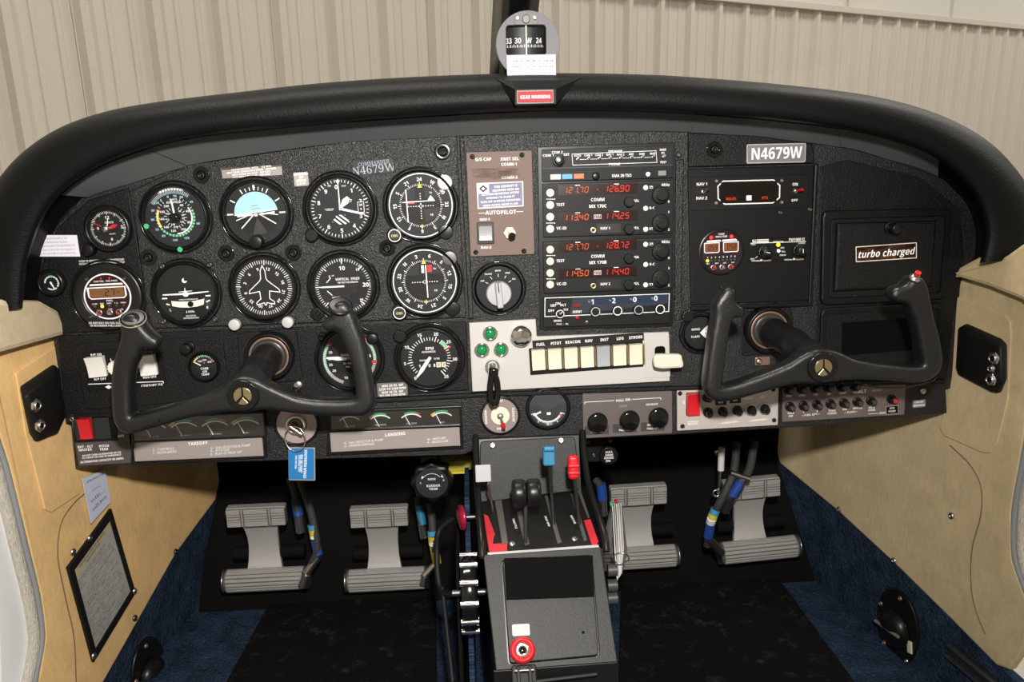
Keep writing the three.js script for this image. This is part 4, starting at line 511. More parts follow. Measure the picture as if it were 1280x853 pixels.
function navcom(label, q, dy, freq, model, btn, slot, slope) {
  // dy(y): where the row of the first radio falls on this one
  const g = plate(PF, 'navcom_radio', label, 'radio', q, { h: 0.003, d: 0.0045, bg: '#0f1113', draw(T) {
    T.line(q[0][0] + 1, q[0][1] + 2, q[1][0] - 1, q[1][1] + 2, 0.6, '#3b3e43');
    T.t('COMM', 747.3, dy(249.6), 5.2); T.t(model, 747.3, dy(257.6), 5.2); T.t('TEST', 700.5, dy(256), 4.6, { a: 'center' }); T.t('VC-ID', 702, dy(285.6), 4.6); T.t('VOL', 795, dy(251), 4.2); T.t('VOL', 795, dy(285), 4.2); T.t('25', 814, dy(234), 4.4); T.t('B-C', 815, dy(260), 4.2); T.t('VT', 814, dy(286), 4.4); T.t('MHz', 832, dy(232), 4.8); T.t('0', 836, dy(252), 4); T.t('5', 836, dy(265), 4); T.t('2', 836, dy(287), 4);
    for (const y of [249, 279]) { T.line(684, dy(y), 693, dy(y), 0.7); T.poly([[684, dy(y) - 1], [684, dy(y) + 1], [682.6, dy(y)]]); T.poly([[693, dy(y) - 1], [693, dy(y) + 1], [694.4, dy(y)]]); } } });
  [241.2, 256.4, 271.3, 286.2].forEach((y) => g.put('push_button', lat([[0, 0], [0.0047, 0], [0.0047, 0.002], [0.0038, 0.003], [0, 0.0033]]), btn, 687.6, dy(y), 0.0045));
  [[236.6, freq[0], freq[1]], [270.8, freq[2], freq[3]]].forEach(([y, a, b], i) => {
    const dt = canvasTex(640, 76, (x) => { x.fillStyle = '#2a0705'; x.fillRect(0, 0, 640, 76); seven(x, a, 46, 18, 26, 40, 17, i ? '#ff6a2e' : '#e0602a', 7); seven(x, b, 376, 16, 26, 42, 17, '#ff3a2c', 7); const T = pen(x, (p, q2) => [p, q2]); if (i) { x.fillStyle = '#e6d8cf'; x.fillRect(286, 22, 62, 34); T.t('TKM', 317, 41, 30, { c: '#3a1208', sx: 0.9 }); } else T.circ(318, 40, 9, '#8a2018'); });
    const m = std(lin(0.2, 0.2, 0.2), 0.25, 0, { map: dt, emissive: 0xffffff, emissiveMap: dt, emissiveIntensity: 0.75 });
    const d = g.put('display', unitUV(ext(rrShape(0.094, 0.0118, 0.0006), 0.0008)), m, 747.3, dy(y), 0.0045, 0, 0, 0.005);
    for (const s of [-1, 1]) add(d, 'legend', rbox(0.006, 0.0009, 0.0003, 0.0001), M.whitePrint, s > 0 ? 0.022 : -0.024, 0.0052, 0.0009);
  });
  for (const y of [252.2, 286]) { const k = g.put('volume_knob', fluted(0.006, 0.009, 12, 0.08), M.black, 785.2, dy(y), 0.0045); }
  const sl = g.put('label_slot', unitUV(ext(rrShape(0.0285, 0.0105, 0.0006), 0.0006)), std(0xffffff, 0.4, 0, { map: canvasTex(200, 74, (x) => { x.fillStyle = '#060606'; x.fillRect(0, 0, 200, 74); pen(x, (a, b) => [a, b]).t(slot, 70, 36, 30, {}); }) }), 761, dy(285.5), 0.0045);
  g.put('jack', ring(0.0038, 0.0014, 0.002), M.brass, 741.6, dy(288), 0.0045);
  for (const y of [234.7, 260.6, 286.8]) g.put('side_button', dome(0.0031, 0.0018), M.whitePrint, 807.1, dy(y), 0.0045);
  for (const y of [243.7, 278.3]) { const k = g.put('tuning_knob', fluted(0.0105, 0.007, 24, 0.06), M.black, 824.8, dy(y), 0.0045); add(k, 'inner_knob', fluted(0.0066, 0.009, 16, 0.07), M.black, 0, 0, 0.0068); }
}
navcom('navigation radio with white push buttons and frequency 126.90, the upper of the pair', [[678.3, 229.7], [841.5, 225.4], [841.3, 291.8], [679, 296.6]], (y) => y, ['121.70', '126.90', '113.40', '114.25'], 'MX 170C', M.whitePrint, 'NAV 1');
navcom('navigation radio with cream push buttons and frequency 128.72, the lower of the pair', [[679, 302.2], [840.7, 297], [840, 361], [679.7, 367]], (y) => 312 + (y - 241.2) * 0.972, ['127.70', '128.72', '114.50', '114.40'], 'MX 170B', M.cream, 'NAV 2');
{
  const g = plate(PF, 'transponder', 'transponder with code 1200 and four small knobs at the bottom of the radio stack', 'radio', [[679.5, 371.2], [838.2, 365.5], [836.8, 404.8], [678.8, 409]], { h: 0.003, d: 0.0045, bg: '#0f1013', draw(T) {
    T.poly([[716, 372], [837, 367.2], [836.5, 379], [712, 393.5]], '#29303c'); T.poly([[741, 371.5], [834, 368.5], [834, 377.5], [741, 381]], '#1b2a40'); T.poly([[681.3, 372.8], [836.8, 367.3], [836, 389.5], [681, 396]], '#e4e6ea', 1); T.t('SBY', 691.5, 382, 4.2); T.t('ON', 697.5, 379.5, 4.2); T.t('ALT', 704, 381.5, 4.2); T.t('OFF', 689, 388.5, 4.2); T.t('TST', 707.5, 387.5, 3.6); T.t('IDENT', 721.5, 390, 4.2, { sx: 0.9 });
    ['1', '2', '0', '0'].forEach((s, i) => T.t(s, 741 + i * 26.3, 377.6 - i * 1.5, 8.5)); for (let i = 0; i < 4; i++) T.t('%', 736.5 + i * 26.3, 377.5 - i * 1.4, 3.4, { c: '#8f96a2' }); T.t('MODE', 697, 401.5, 3.4); T.t('PULL  ·  Hz', 703, 404.6, 3); } });
  const k0 = g.put('mode_knob', knobS(0.0052, 0.007), M.black, 699.4, 391.5, 0.0045); add(k0, 'knob_ring', ring(0.005, 0.0042, 0.0005), M.whitePrint, 0, 0, 0.0069); add(k0, 'pointer', rbox(0.0008, 0.005, 0.0005, 0.0002), M.whitePrint, 0.0014, 0.0012, 0.0073, 0, 0, -0.8);
  g.put('ident_lamp', rbox(0.0095, 0.0048, 0.0016, 0.0004), std(lin(0.16, 0.01, 0.008), 0.3), 721, 382, 0.005); g.put('ident_button', dome(0.0022, 0.002), M.red, 721.5, 396.8, 0.0045); g.put('dim_screw', dome(0.002, 0.001), M.copper, 733.5, 402.5, 0.0045);
  [743.2, 770.6, 796.8, 823.4].forEach((u, i) => { const k = g.put('code_knob', fluted(0.0062, 0.008, 14, 0.06), M.black, u, 388.6 - i * 1.0, 0.0045); add(k, 'knob_ring', ring(0.0056, 0.0045, 0.0006), i % 2 ? M.whitePrint : M.greyPlastic, 0, 0, 0.0078); });
}
// ---------------------------------------------------------------- white switch console
{
  const F = PF, out = [[586.4, 404], [669.6, 399.3], [671, 421], [836, 415.4], [837.3, 476.7], [590.6, 490]];
  const g = thing(F, 'switch_console', 'off-white console with a row of cream rocker switches and gear lights', 'switch panel', F.at(710, 445, 0.001), 0.04);
  g.put = (nm, geo, mat, u, v, z = 0.006, rx = 0, ry = 0, rz = 0) => { const p = g.loc(u, v, z); return add(g, nm, geo, mat, p.x, p.y, z, rx, ry, rz); };
  add(g, 'plate', ext(shapeOf(out.map((p) => g.loc(...p, 0.006))), 0.006, 0.0008), std(lin(0.5, 0.49, 0.47), 0.5));
  const c = g.loc(735.3, 425.8, 0.006);
  add(g, 'label_strip', unitUV(ext(rrShape(0.1365, 0.0098, 0.0004), 0.0006)), std(0xffffff, 0.4, 0, { map: canvasTex(1024, 74, (x) => { x.fillStyle = '#070707'; x.fillRect(0, 0, 1024, 74); const T = pen(x, (a, b) => [a, b]); ['FUEL', 'PITOT', 'BEACON', 'NAV', 'INST', 'LDG', 'STROBE'].forEach((s, i) => T.t(s, [75, 215, 370, 515, 660, 805, 950][i], 40, 38, { sx: 0.92 })); }) }), c.x, c.y, 0.006);
  const w = g.loc(733, 447, 0.006);
  add(g, 'switch_well', ext(rrShape(0.1395, 0.0335, 0.001), 0.0012, 0.0003), M.black, w.x, w.y, 0.006);
  for (let i = 0; i < 7; i++) { const k = g.put('rocker_switch', rockerGeo(0.0162, 0.0255, 0.0055, 0.0022), i === 4 ? std(lin(0.36, 0.38, 0.4), 0.45) : M.cream, 672.9 + i * 20.2, 449.3 - i * 1.15, 0.0072); add(k, 'side_frame', rbox(0.0016, 0.024, 0.006, 0.0004), M.brass, 0.0098, 0, 0.003); }
  for (const [u, v] of [[612.7, 416.9], [602.4, 437.5], [626.3, 436.8]]) { const r = g.put('gear_light_ring', ring(0.0092, 0.0056, 0.004), M.chrome, u, v, 0.006); add(r, 'gear_light', dome(0.0056, 0.0035), M.greenGlow, 0, 0, 0.001); }
  const ck = g.loc(650.9, 419, 0.006); const cm = add(g, 'dimmer_knob', lat([[0, 0], [0.0125, 0], [0.013, 0.003], [0.013, 0.008], [0.0118, 0.0115], [0.008, 0.0132], [0, 0.0138]], 40), M.chrome, ck.x, ck.y, 0.006);
  const sp = g.loc(821.3, 445, 0.006); add(g, 'flap_cover', ext(rrShape(0.0308, 0.055, 0.001), 0.001, 0.0003), std(lin(0.5, 0.49, 0.47), 0.5), sp.x, sp.y, 0.006);
  const slt = g.loc(825, 440, 0.007); add(g, 'flap_slot', ext(rrShape(0.013, 0.014, 0.004), 0.0008), M.felt, slt.x, slt.y, 0.007);
}
{
  const g = thing(PF, 'gear_lever', 'black loop landing gear lever hanging from a chrome pivot on the white console', 'lever', PF.at(615.5, 459, 0.007));
  add(g, 'pivot', lat([[0, 0], [0.0095, 0], [0.0095, 0.003], [0.0075, 0.005], [0, 0.006]], 24), M.chrome);
  add(g, 'arm', tube([V(0, 0.003, 0.004), V(0, 0.0, 0.014), V(0.0002, -0.006, 0.02)], 0.006, 20, 12), M.chrome);
  const path = []; for (let i = 0; i <= 20; i++) { const a = i / 20 * Math.PI * 2; path.push(V(0.0005 + 0.0045 * Math.sin(a), -0.022 + 0.018 * Math.cos(a), 0.024)); }
  add(g, 'handle', new THREE.TubeGeometry(new THREE.CatmullRomCurve3(path, true), 48, 0.0038, 10), M.gloss);
}
{
  const g = thing(PF, 'flap_lever', 'cream paddle-shaped flap lever at the end of the white console', 'lever', PF.at(830, 446, 0.009));
  add(g, 'stem', rod(V(-0.003, 0.002, -0.002), V(0, 0, 0.02), 0.0032), M.darkSteel);
  const S = new THREE.Shape(); S.moveTo(-0.018, 0.0075); S.quadraticCurveTo(-0.0195, 0, -0.017, -0.0065); S.quadraticCurveTo(-0.012, -0.0098, 0, -0.009); S.lineTo(0.015, -0.0088); S.quadraticCurveTo(0.0185, -0.008, 0.018, -0.004); S.lineTo(0.0155, 0.006); S.quadraticCurveTo(0.014, 0.0085, 0.008, 0.0085); S.lineTo(-0.014, 0.0092); S.closePath();
  add(g, 'paddle', ext(S, 0.008, 0.0026), std(lin(0.7, 0.66, 0.56), 0.4), 0, 0, 0.018, 0.1);
}
// ---------------------------------------------------------------- right avionics plate
poly('avionics_plate', [[860, 211], [1018, 206.5], [1011.5, 376], [864, 382]], 0, 0.004, std(lin(0.0055), 0.5, 0, { bumpMap: fine, bumpScale: 0.0002, specularIntensity: 0.4 }));
frameRing('avionics_frame', [[1019, 205], [1024, 205], [1016, 383], [864, 389], [864, 384], [1011, 378]], [[1019.6, 206], [1020, 206], [1020, 207]], 0, 0.006);
plate(PF, 'registration_plaque', 'grey plaque with bold white N4679W on the right of the panel', 'placard', [[933, 180.2], [1007.8, 178.6], [1007.4, 203.2], [933.3, 204.8]], { h: 0.006, d: 0.0015, rad: 0.0025, bg: '#7d7779', rough: 0.45, draw(T) { T.poly([[934, 181.2], [1006.8, 179.6], [1006.4, 202.2], [934.3, 203.8]], '#b5b0b1', 1); T.t('N4679W', 970.5, 192, 18.5, { c: '#f7f7f7', sx: 0.86, rot: -0.015 }); } });
{
  const g = plate(PF, 'distance_display', 'black navigation distance readout in an eight-sided white outline with two toggle switches', 'display', [[864, 222], [1010, 218], [1009, 260], [865, 263]], { h: 0.004, d: 0.0012, bg: '#0e0e0f', draw(T) { T.t('NAV 1', 877.5, 231, 4.8); T.t('NAV 2', 877, 248.6, 4.8); T.t('ON', 994, 230.8, 4.6); T.poly([[988.5, 245], [998, 244.7], [998, 254.5], [988.5, 255]], '#000'); T.t('OFF', 993.3, 250.5, 4.4);
    T.poly([[904, 225.8], [967, 224.3], [975.5, 231.5], [975.2, 247.5], [966, 254.6], [905.5, 256.2], [897, 249], [896.6, 232.5]], '#e9e9e4'); T.poly([[904.8, 227.4], [966.4, 225.9], [973.9, 232.3], [973.6, 246.8], [965.4, 253], [906.2, 254.6], [898.6, 248.3], [898.2, 233.2]], '#090506'); } });
  const dt = canvasTex(300, 110, (x) => { x.fillStyle = '#0b0404'; x.fillRect(0, 0, 300, 110); const T = pen(x, (a, b) => [a, b]); T.t('MILES', 56, 88, 19, { c: '#ff4a26' }); T.t('KTS', 236, 86, 20, { c: '#ff4a26' }); T.circ(150, 18, 5, '#5a1008'); });
  g.put('display', unitUV(ext(rrShape(0.068, 0.0245, 0.001), 0.0004)), std(lin(0.3), 0.25, 0, { map: dt, emissive: 0xffffff, emissiveMap: dt, emissiveIntensity: 0.7 }), 936, 240.2, 0.0012);
  g.put('push_button', rbox(0.0062, 0.0062, 0.003, 0.0006), M.whitePrint, 936, 247.6, 0.002); toggle(g, 878, 239.8, 0.0012, M.steel, { x: 0.004, y: 0.003 }); toggle(g, 994, 238.7, 0.0012, M.red, { x: 0.004, y: 0.0015, z: 0.012 });
  for (const [u, v] of [[895.5, 226.5], [977, 226], [895, 254], [977, 253]]) g.put('screw', screwGeo(0.0022), M.copper, u, v, 0.0012);
}
{
  const g = gauge('temperature_monitor', 'round digital temperature monitor with two amber readouts and two red lamps', 902, 315, 27, 27.6, { h: 0.004, tall: 0.003, glass: false, rim: false, bg: '#f2f2f2', draw(D) { D.circ(0, 0, 93, '#26121a'); D.t('TEMP', 0, -80, 11); D.t('ANALYZER', 0, -69, 11); D.poly([[-66, -54], [-4, -55], [-2, -46], [-70, -45]]); D.poly([[4, -55], [68, -56], [74, -47], [2, -46]]); for (const s of [-1, 1]) { const a = s < 0 ? -80 : 8, b = s < 0 ? -8 : 80; D.poly([[a, -44], [b, -44], [b, -2], [b - 6, 4], [a + 6, 4], [a, -2]], '#efeff1'); D.poly([[a + 4, -40], [b - 4, -40], [b - 4, -4], [b - 8, 0], [a + 8, 0], [a + 4, -4]], '#26121a'); } for (let i = 0; i < 8; i++) D.t(String(i + 1), -63 + i * 18, 24, 11); D.t('EGT', -62, 52, 8); D.t('DIFF', -20, 52, 8); D.t('CHT', 16, 52, 8); D.t('OAT', 54, 52, 8); } });
  ['059', '058'].forEach((s, i) => add(g, 'display', unitUV(new THREE.PlaneGeometry(g.rf * 0.64, g.rf * 0.36)), std(0xffffff, 0.3, 0, { map: canvasTex(128, 72, (x) => { x.fillStyle = '#7c4a30'; x.fillRect(0, 0, 128, 72); seven(x, s, 36, 14, 18, 44, 12, '#1a0d06', 6); }) }), g.rf * (i ? 0.44 : -0.44), g.rf * 0.21, 0.0024));
  for (const s of [-1, 1]) add(g, 'warning_light', dome(g.rf * 0.085, 0.0018), M.redGlow, g.rf * 0.47 * s, g.rf * 0.67, 0.002);
  for (let i = 0; i < 8; i++) add(g, 'indicator_light', dome(g.rf * (i ? 0.05 : 0.075), 0.001), i ? M.greenDark : M.yellowGlow, g.rf * (-0.64 + i * 0.18), -g.rf * 0.38, 0.002);
  [-0.38, 0.02, 0.42].forEach((x, i) => { const t = add(g, 'toggle_base', ring(g.rf * 0.13, g.rf * 0.06, 0.002), M.steel, g.rf * x, -g.rf * 0.7, 0.002); add(t, 'toggle_lever', rod(V(0, 0, 0), V(0.001, -0.0005, 0.007), 0.001, 0.0013, 10), i === 1 ? M.steel : M.red); });
}
{
  const g = plate(PF, 'intercom', 'small black intercom unit with two knobs and a yellow lamp', 'intercom', [[937, 298.6], [1008, 296.4], [1006.5, 327], [937.5, 328.3]], { h: 0.004, d: 0.0015, bg: '#0c0b0a', draw(T) { T.poly([[940.5, 299.6], [961, 299], [961, 303], [940.5, 303.5]], '#e8e8e8'); T.t('PS', 944, 301.3, 4.4, { c: '#111' }); T.t('ENGINEERING', 953.5, 301.3, 2.6, { c: '#333' }); T.t('PM1000 II', 996, 299.6, 4.6, { rot: -0.02, sx: 0.9 }); T.line(938, 304.3, 1007.5, 302, 0.9); T.t('Intercom', 973, 301.6, 2.8); T.t('Pilot', 941.5, 306.3, 2.6); T.t('CoPilot', 1002, 304.5, 2.6); T.t('ISO', 978, 309.5, 2.9); T.t('ALL', 979.5, 314, 2.9); T.t('CREW', 978.5, 318.6, 2.9); T.t('OFF', 940.5, 323.4, 2.8); T.line(944.5, 323, 947, 320.5, 0.7); T.t('Volume', 944.5, 325.6, 2.8); T.circ(951.3, 325.6, 1.3); T.t('Squelch', 958.5, 325.4, 2.8, { c: '#c9b39a' }); T.t('Volume', 985.5, 324.2, 2.8); T.circ(992.5, 324, 1.3); T.t('Squelch', 999.5, 323.8, 2.8, { c: '#c9b39a' }); } });
  for (const [u, v, a] of [[956.5, 316.4, 1.4], [999.4, 314.4, 0.1]]) { const k = g.put('knob', fluted(0.0074, 0.007, 18, 0.06), M.black, u - 3, v - 2, 0.0015); const c = add(k, 'inner_knob', knobS(0.0058, 0.012), M.black, 0, 0, 0.0065); add(c, 'pointer', rbox(0.0009, 0.005, 0.0006, 0.0002), M.whitePrint, 0, 0, 0.0121, 0, 0, a); }
  g.put('lamp', dome(0.0026, 0.0016), M.yellowGlow, 972.8, 306, 0.0015); toggle(g, 972, 314.3, 0.0015, M.steel, { x: -0.001, y: 0.001, z: 0.006 });
}
{
  const g = gauge('flap_indicator', 'round wing flaps indicator half hidden behind the right yoke horn', 876, 416.5, 20, 23.5, { h: 0.0, tall: 0.005, draw(D) { D.t('WING', -30, -24, 19); D.t('FLAPS', -32, 22, 19); D.poly([[-4, 0], [40, -44], [60, -40], [60, 40], [30, 34]], '#f2f2f2'); D.t('UP', 30, -20, 10, { c: '#333' }); D.t('20', 30, 4, 10, { c: '#333' }); D.circ(-34, 46, 4, '#444'); } });
  const p = g.loc(859.5, 395, 0.003); add(g, 'corner_knob', fluted(0.0075, 0.005), M.black, p.x, p.y, 0.002);
}
// glovebox door and pocket
{
  const q = rq([[1039, 274], [1182, 270], [1175.5, 366.5], [1037, 373.5]], 5);
  const g = thing(PF, 'glovebox_door', 'black moulded glovebox door carrying a turbo charged badge', 'glovebox', PF.at(1108, 320, 0.0015));
  const loc = (l, z) => l.map((p) => g.loc(p[0], p[1], z));
  add(g, 'door_panel', metreUV(ext(shapeOf(loc(q, 0.004)), 0.004, 0.001), 0.06), M.plate);
  add(g, 'raised_field', metreUV(ext(shapeOf(loc([[1047, 279], [1172, 276], [1166, 359], [1043, 365]], 0.012)), 0.008, 0.0035), 0.06), M.plate, 0, 0, 0.004);
  const p = g.loc(1113, 284.5, 0.012); const k = add(g, 'latch_knob', disc(0.0078, 0.003), M.black, p.x, p.y, 0.012); add(k, 'knob_cap', knobS(0.0062, 0.012), M.black, 0.0016, -0.001, 0.003);
  const b = plate(PF, 'turbo_badge', 'brown badge with white border reading turbo charged on the glovebox door', 'badge', [[1068.8, 307.6], [1146.7, 302], [1146.7, 323.8], [1069.3, 329]], { h: 0.0137, d: 0.0016, rad: 0.0004, bg: '#20120c', rough: 0.25, draw(T) { const x = T.x; for (let i = 0; i < 70; i++) { x.fillStyle = `rgba(${90 + rnd() * 60},${55 + rnd() * 35},${28 + rnd() * 20},0.25)`; x.beginPath(); x.ellipse(rnd() * 76, rnd() * 22, 2 + rnd() * 7, 0.6 + rnd() * 2, rnd() - 0.5, 0, 7); x.fill(); } T.poly([[1070, 309], [1145.6, 303.6], [1145.6, 322.6], [1070.4, 327.5]], '#e9e2d8', 1.1); T.t('turbo charged', 1107.5, 315.8, 11.5, { c: '#fff', b: 'italic bold', rot: -0.0, sx: 0.9 }); } });
}
poly('pocket_back', rq([[1033, 391], [1177, 384], [1171, 458], [1030, 468]], 5), 0.0015, 0.0028, M.plate);
{ const g = thing(PF, 'hook_pad', 'black fuzzy fastener pad in the pocket under the glovebox', 'pad', PF.at(1097, 420, 0.0028)); add(g, 'pad', metreUV(ext(shapeOf([[1054, 404], [1141, 398], [1142, 437], [1053, 445]].map((p) => g.loc(...p, 0.002))), 0.002, 0.0004), 0.03), M.foam); }
// ---------------------------------------------------------------- lower strip of the panel
const HL = 0.0015, brown = '#6a6361';
{
  const g = plate(PF, 'master_switch_unit', 'grey master switch plate with a red rocker at the lower corner of the panel', 'switch', [[92.6, 519], [161, 514], [162, 579], [94, 583]], { h: HL, d: 0.003, bg: '#4b4746', rough: 0.5, draw(T) {
    T.poly([[91, 518], [146, 514], [148, 551], [93, 554]], '#0c0d0d'); T.t('BAT · ALT', 106.5, 558.5, 4.2); T.t('MASTER', 106.5, 562.5, 4.2); T.t('PITCH', 130, 557.8, 4.2); T.t('TRIM', 130, 561.8, 4.2); T.t('OFF', 151, 545.3, 4.2); T.t('DO NOT TURN ALTERNATOR OFF IN', 127, 567.4, 3, { sx: 0.92, rot: -0.03 }); T.t('FLY EXCEPT IN CASE OF EMERGENCY', 127, 570.4, 3, { sx: 0.9, rot: -0.03 }); T.t('ALTERNATOR CAPACITY 60 AMPS', 127.5, 576, 3.7, { sx: 0.9, rot: -0.03 }); } });
  g.put('switch_well', ext(rrShape(0.041, 0.0285, 0.001), 0.0015, 0.0004), std(lin(0.012, 0.016, 0.017), 0.4), 116, 535, 0.003);
  g.put('rocker_switch', rockerGeo(0.0145, 0.0255), M.red, 108.4, 535, 0.0045, 0, 0, -0.02);
  g.put('side_screw', screwGeo(0.003), M.copper, 90.5, 524, 0.003);
}
function cluster(name, label, q, seedArcs) {
  const n = q.map((p) => PF.at(p[0], p[1], HL + 0.002)); const c = n[0].clone().add(n[1]).add(n[2]).add(n[3]).multiplyScalar(0.25);
  const g = plate(PF, name, label, 'gauge', q, { h: HL, d: 0.0015, bg: '#121110', part: 'gauge_face', draw(T, w, h) {
    const x = T.x; for (let i = 0; i < 4; i++) { const cx = w * (0.14 + i * 0.24), cy = h * 1.15; x.lineWidth = 1.6; x.strokeStyle = '#e8e8e8'; x.beginPath(); x.arc(cx, cy, h * 0.85, -2.3, -0.85); x.stroke(); x.strokeStyle = '#2f9a67'; x.lineWidth = 2.4; x.beginPath(); x.arc(cx, cy, h * 0.95, -2.0, -1.2); x.stroke(); x.strokeStyle = i % 2 ? '#d8b23a' : '#c8323c'; x.beginPath(); x.arc(cx, cy, h * 0.95, i % 2 ? -2.3 : -1.2, i % 2 ? -2.0 : -1.0); x.stroke(); x.strokeStyle = '#eee'; x.lineWidth = 1; x.beginPath(); x.moveTo(cx, cy); x.lineTo(cx - h * 0.35, cy - h * 0.75); x.stroke(); T.x.fillStyle = '#ddd'; T.x.font = '3px sans-serif'; T.x.textAlign = 'center'; x.fillText(['OIL TEMP', 'OIL PRESS', 'CYL TEMP', 'FUEL'][i], cx, h - 2); } } });
  add(g, 'frame', (() => { const s = rrShape(g.w + 0.005, g.h + 0.005, 0.001); s.holes.push(rrShape(g.w, g.h, 0.001, new THREE.Path())); return ext(s, 0.006, 0.0008); })(), M.black);
  add(g, 'cover_glass', new THREE.BoxGeometry(g.w, g.h, 0.0008), new THREE.MeshPhysicalMaterial({ color: 0xffffff, transmission: 1, thickness: 0, roughness: 0.12, ior: 1.55 }), 0, 0, 0.004, -0.12);
}
cluster('engine_gauge_cluster', 'strip of engine gauges under clear plastic above the TAKEOFF placard', [[168, 523], [330, 516], [330, 543.5], [168, 550]]);
cluster('engine_gauge_cluster', 'strip of engine gauges under clear plastic above the LANDING placard', [[414, 516], [575, 509], [575, 529.5], [414, 537]]);
const alu = { h: HL, d: 0.002, rad: 0.0006, bg: '#a39b98', rough: 0.4, metal: 0.3 };
plate(PF, 'takeoff_placard', 'silver checklist placard headed TAKEOFF', 'placard', [[167.5, 553.5], [328, 547], [329, 570], [167, 577.5]], { ...alu, draw(T) { T.t('TAKEOFF', 247.5, 555, 5.6, { c: '#fff', rot: -0.03 }); const o = { a: 'left', c: '#f4f2f2', rot: -0.035, b: '' }; T.t('C - CONTROLS', 191, 562.7, 4, o); T.t('I - INSTRUMENT', 191, 566.8, 4, o); T.t('G - GAS SELECTOR & PUMP', 263, 560.5, 4, o); T.t('A - ATTITUDE', 263, 564.2, 4, o); T.t('R - RUN UP PROP SET', 263, 568.2, 4, o); } });
plate(PF, 'landing_placard', 'silver checklist placard headed LANDING', 'placard', [[413.5, 541], [574.5, 534], [575, 557], [412.8, 566]], { ...alu, draw(T) { T.t('LANDING', 494, 543.5, 5.6, { c: '#fff', rot: -0.04 }); const o = { a: 'left', c: '#f4f2f2', rot: -0.04, b: '' }; T.t('G - GAS SELECTOR & PUMP', 430, 554, 4, o); T.t('U - UNDERCARRIAGE', 430, 558, 4, o); T.t('M - MIXTURE', 534, 549.5, 4, o); T.t('P - PROPELLER', 534, 553.5, 4, o); } });
for (const q of [[[164, 549], [332, 542], [333, 573], [163, 582]], [[409, 537], [578, 530], [579, 561], [408, 570]]]) frameRing('placard_frame', q, [[q[0][0] + 2, q[0][1] + 3], [q[1][0] - 2, q[1][1] + 3], [q[2][0] - 2, q[2][1] - 2], [q[3][0] + 2, q[3][1] - 2]], HL, HL + 0.005, M.black, 0.0008);
{ // ignition switch, keys and tag
  const c = PF.at(371, 530, HL);
  const g = thing(PF, 'ignition_switch', 'round ignition switch with a key in it on a pinkish silver disc', 'switch', c);
  add(g, 'dial_plate', disc(0.0245, 0.002, 0.0005, 48), std(lin(0.42, 0.34, 0.34), 0.4, 0.3)); add(g, 'dial_rim', ring(0.027, 0.0244, 0.003, 0.0008, 48), M.black); add(g, 'lock_ring', ring(0.0125, 0.008, 0.006, 0.0012), M.steel, 0, 0, 0.002); add(g, 'lock_barrel', disc(0.008, 0.004), M.darkSteel, 0, 0, 0.002);
  const k = thing(PF, 'key_ring', 'ignition key with a wire ring hanging from the ignition switch', 'keys', V(c.x, c.y, HL + 0.006));
  add(k, 'key', mergeGeometries([ext(rrShape(0.003, 0.012, 0.0008), 0.012).translate(0, 0, 0), ext(rrShape(0.0035, 0.02, 0.003), 0.011, 0.001).translate(0, -0.003, 0.009)]), M.brass, 0, 0, -0.003, 0, 0, 0.9);
  const ringPts = []; for (let i = 0; i < 24; i++) { const a = i / 24 * Math.PI * 2; ringPts.push(V(0.0015 + 0.0125 * Math.sin(a), -0.0125 + 0.0155 * Math.cos(a), 0.016 + 0.002 * Math.sin(a))); }
  add(k, 'wire_ring', new THREE.TubeGeometry(new THREE.CatmullRomCurve3(ringPts, true), 60, 0.0008, 8), M.steel);
  const t = plate(PF, 'key_tag', 'blue plastic key tag with small white sideways lettering', 'key tag', [[359.7, 561.6], [391.3, 560.8], [393, 600.5], [361.6, 598.6]], { h: 0.016, d: 0.003, rad: 0.0012, bg: '#2a74b4', rough: 0.35, draw(T) { const o = { rot: Math.PI / 2 + 0.05, sx: 0.9 }; T.t('SOUTHERN WINGS', 381.5, 580.5, 4.6, o); T.t('BIG SKY ASSET', 377.5, 580, 3.8, o); T.t('GALLERIES CITY', 374, 579.5, 3.2, o); T.t('(405) 555-1860', 370.5, 578, 2.8, o); } });
  add(t, 'tag_case', (() => { const s = rrShape(t.w + 0.002, t.h + 0.003, 0.0015); return ext(s, 0.0026, 0.0004); })(), std(lin(0.25, 0.27, 0.3), 0.2), 0.0006, -0.0004, -0.0004);
}
{ // trim switch disc
  const g = gauge('trim_switch', 'round pinkish silver switch plate with a red-tipped toggle below the gear lever', 625.3, 520, 23.5, 25, { h: HL, tall: 0.0026, glass: false, rim: false, category: 'switch', bg: '#8d8080', draw(D) { D.t('HEAT', 0, -80, 15); D.t('ELEVATOR', -76, 4, 16, { rot: -Math.PI / 2 }); D.t('ELEVATOR', 70, 0, 16, { rot: Math.PI / 2 }); D.t('DOWN', 4, 72, 16); } });
  add(g, 'collar', lat([[0, 0], [0.012, 0], [0.0118, 0.002], [0.0105, 0.003], [0.0045, 0.002], [0, 0.002]], 32), M.cream, 0, 0, 0.002); add(g, 'toggle_ball', dome(0.0042, 0.004), M.steel, 0, 0, 0.0045); const l = add(g, 'toggle_lever', rod(V(0, 0, 0), V(0.0025, -0.008, 0.009), 0.0014, 0.0018), M.steel, 0, 0, 0.007); add(l, 'red_tip', rod(V(0.0022, -0.0072, 0.008), V(0.0035, -0.0115, 0.013), 0.0026, 0.0022), M.red);
}
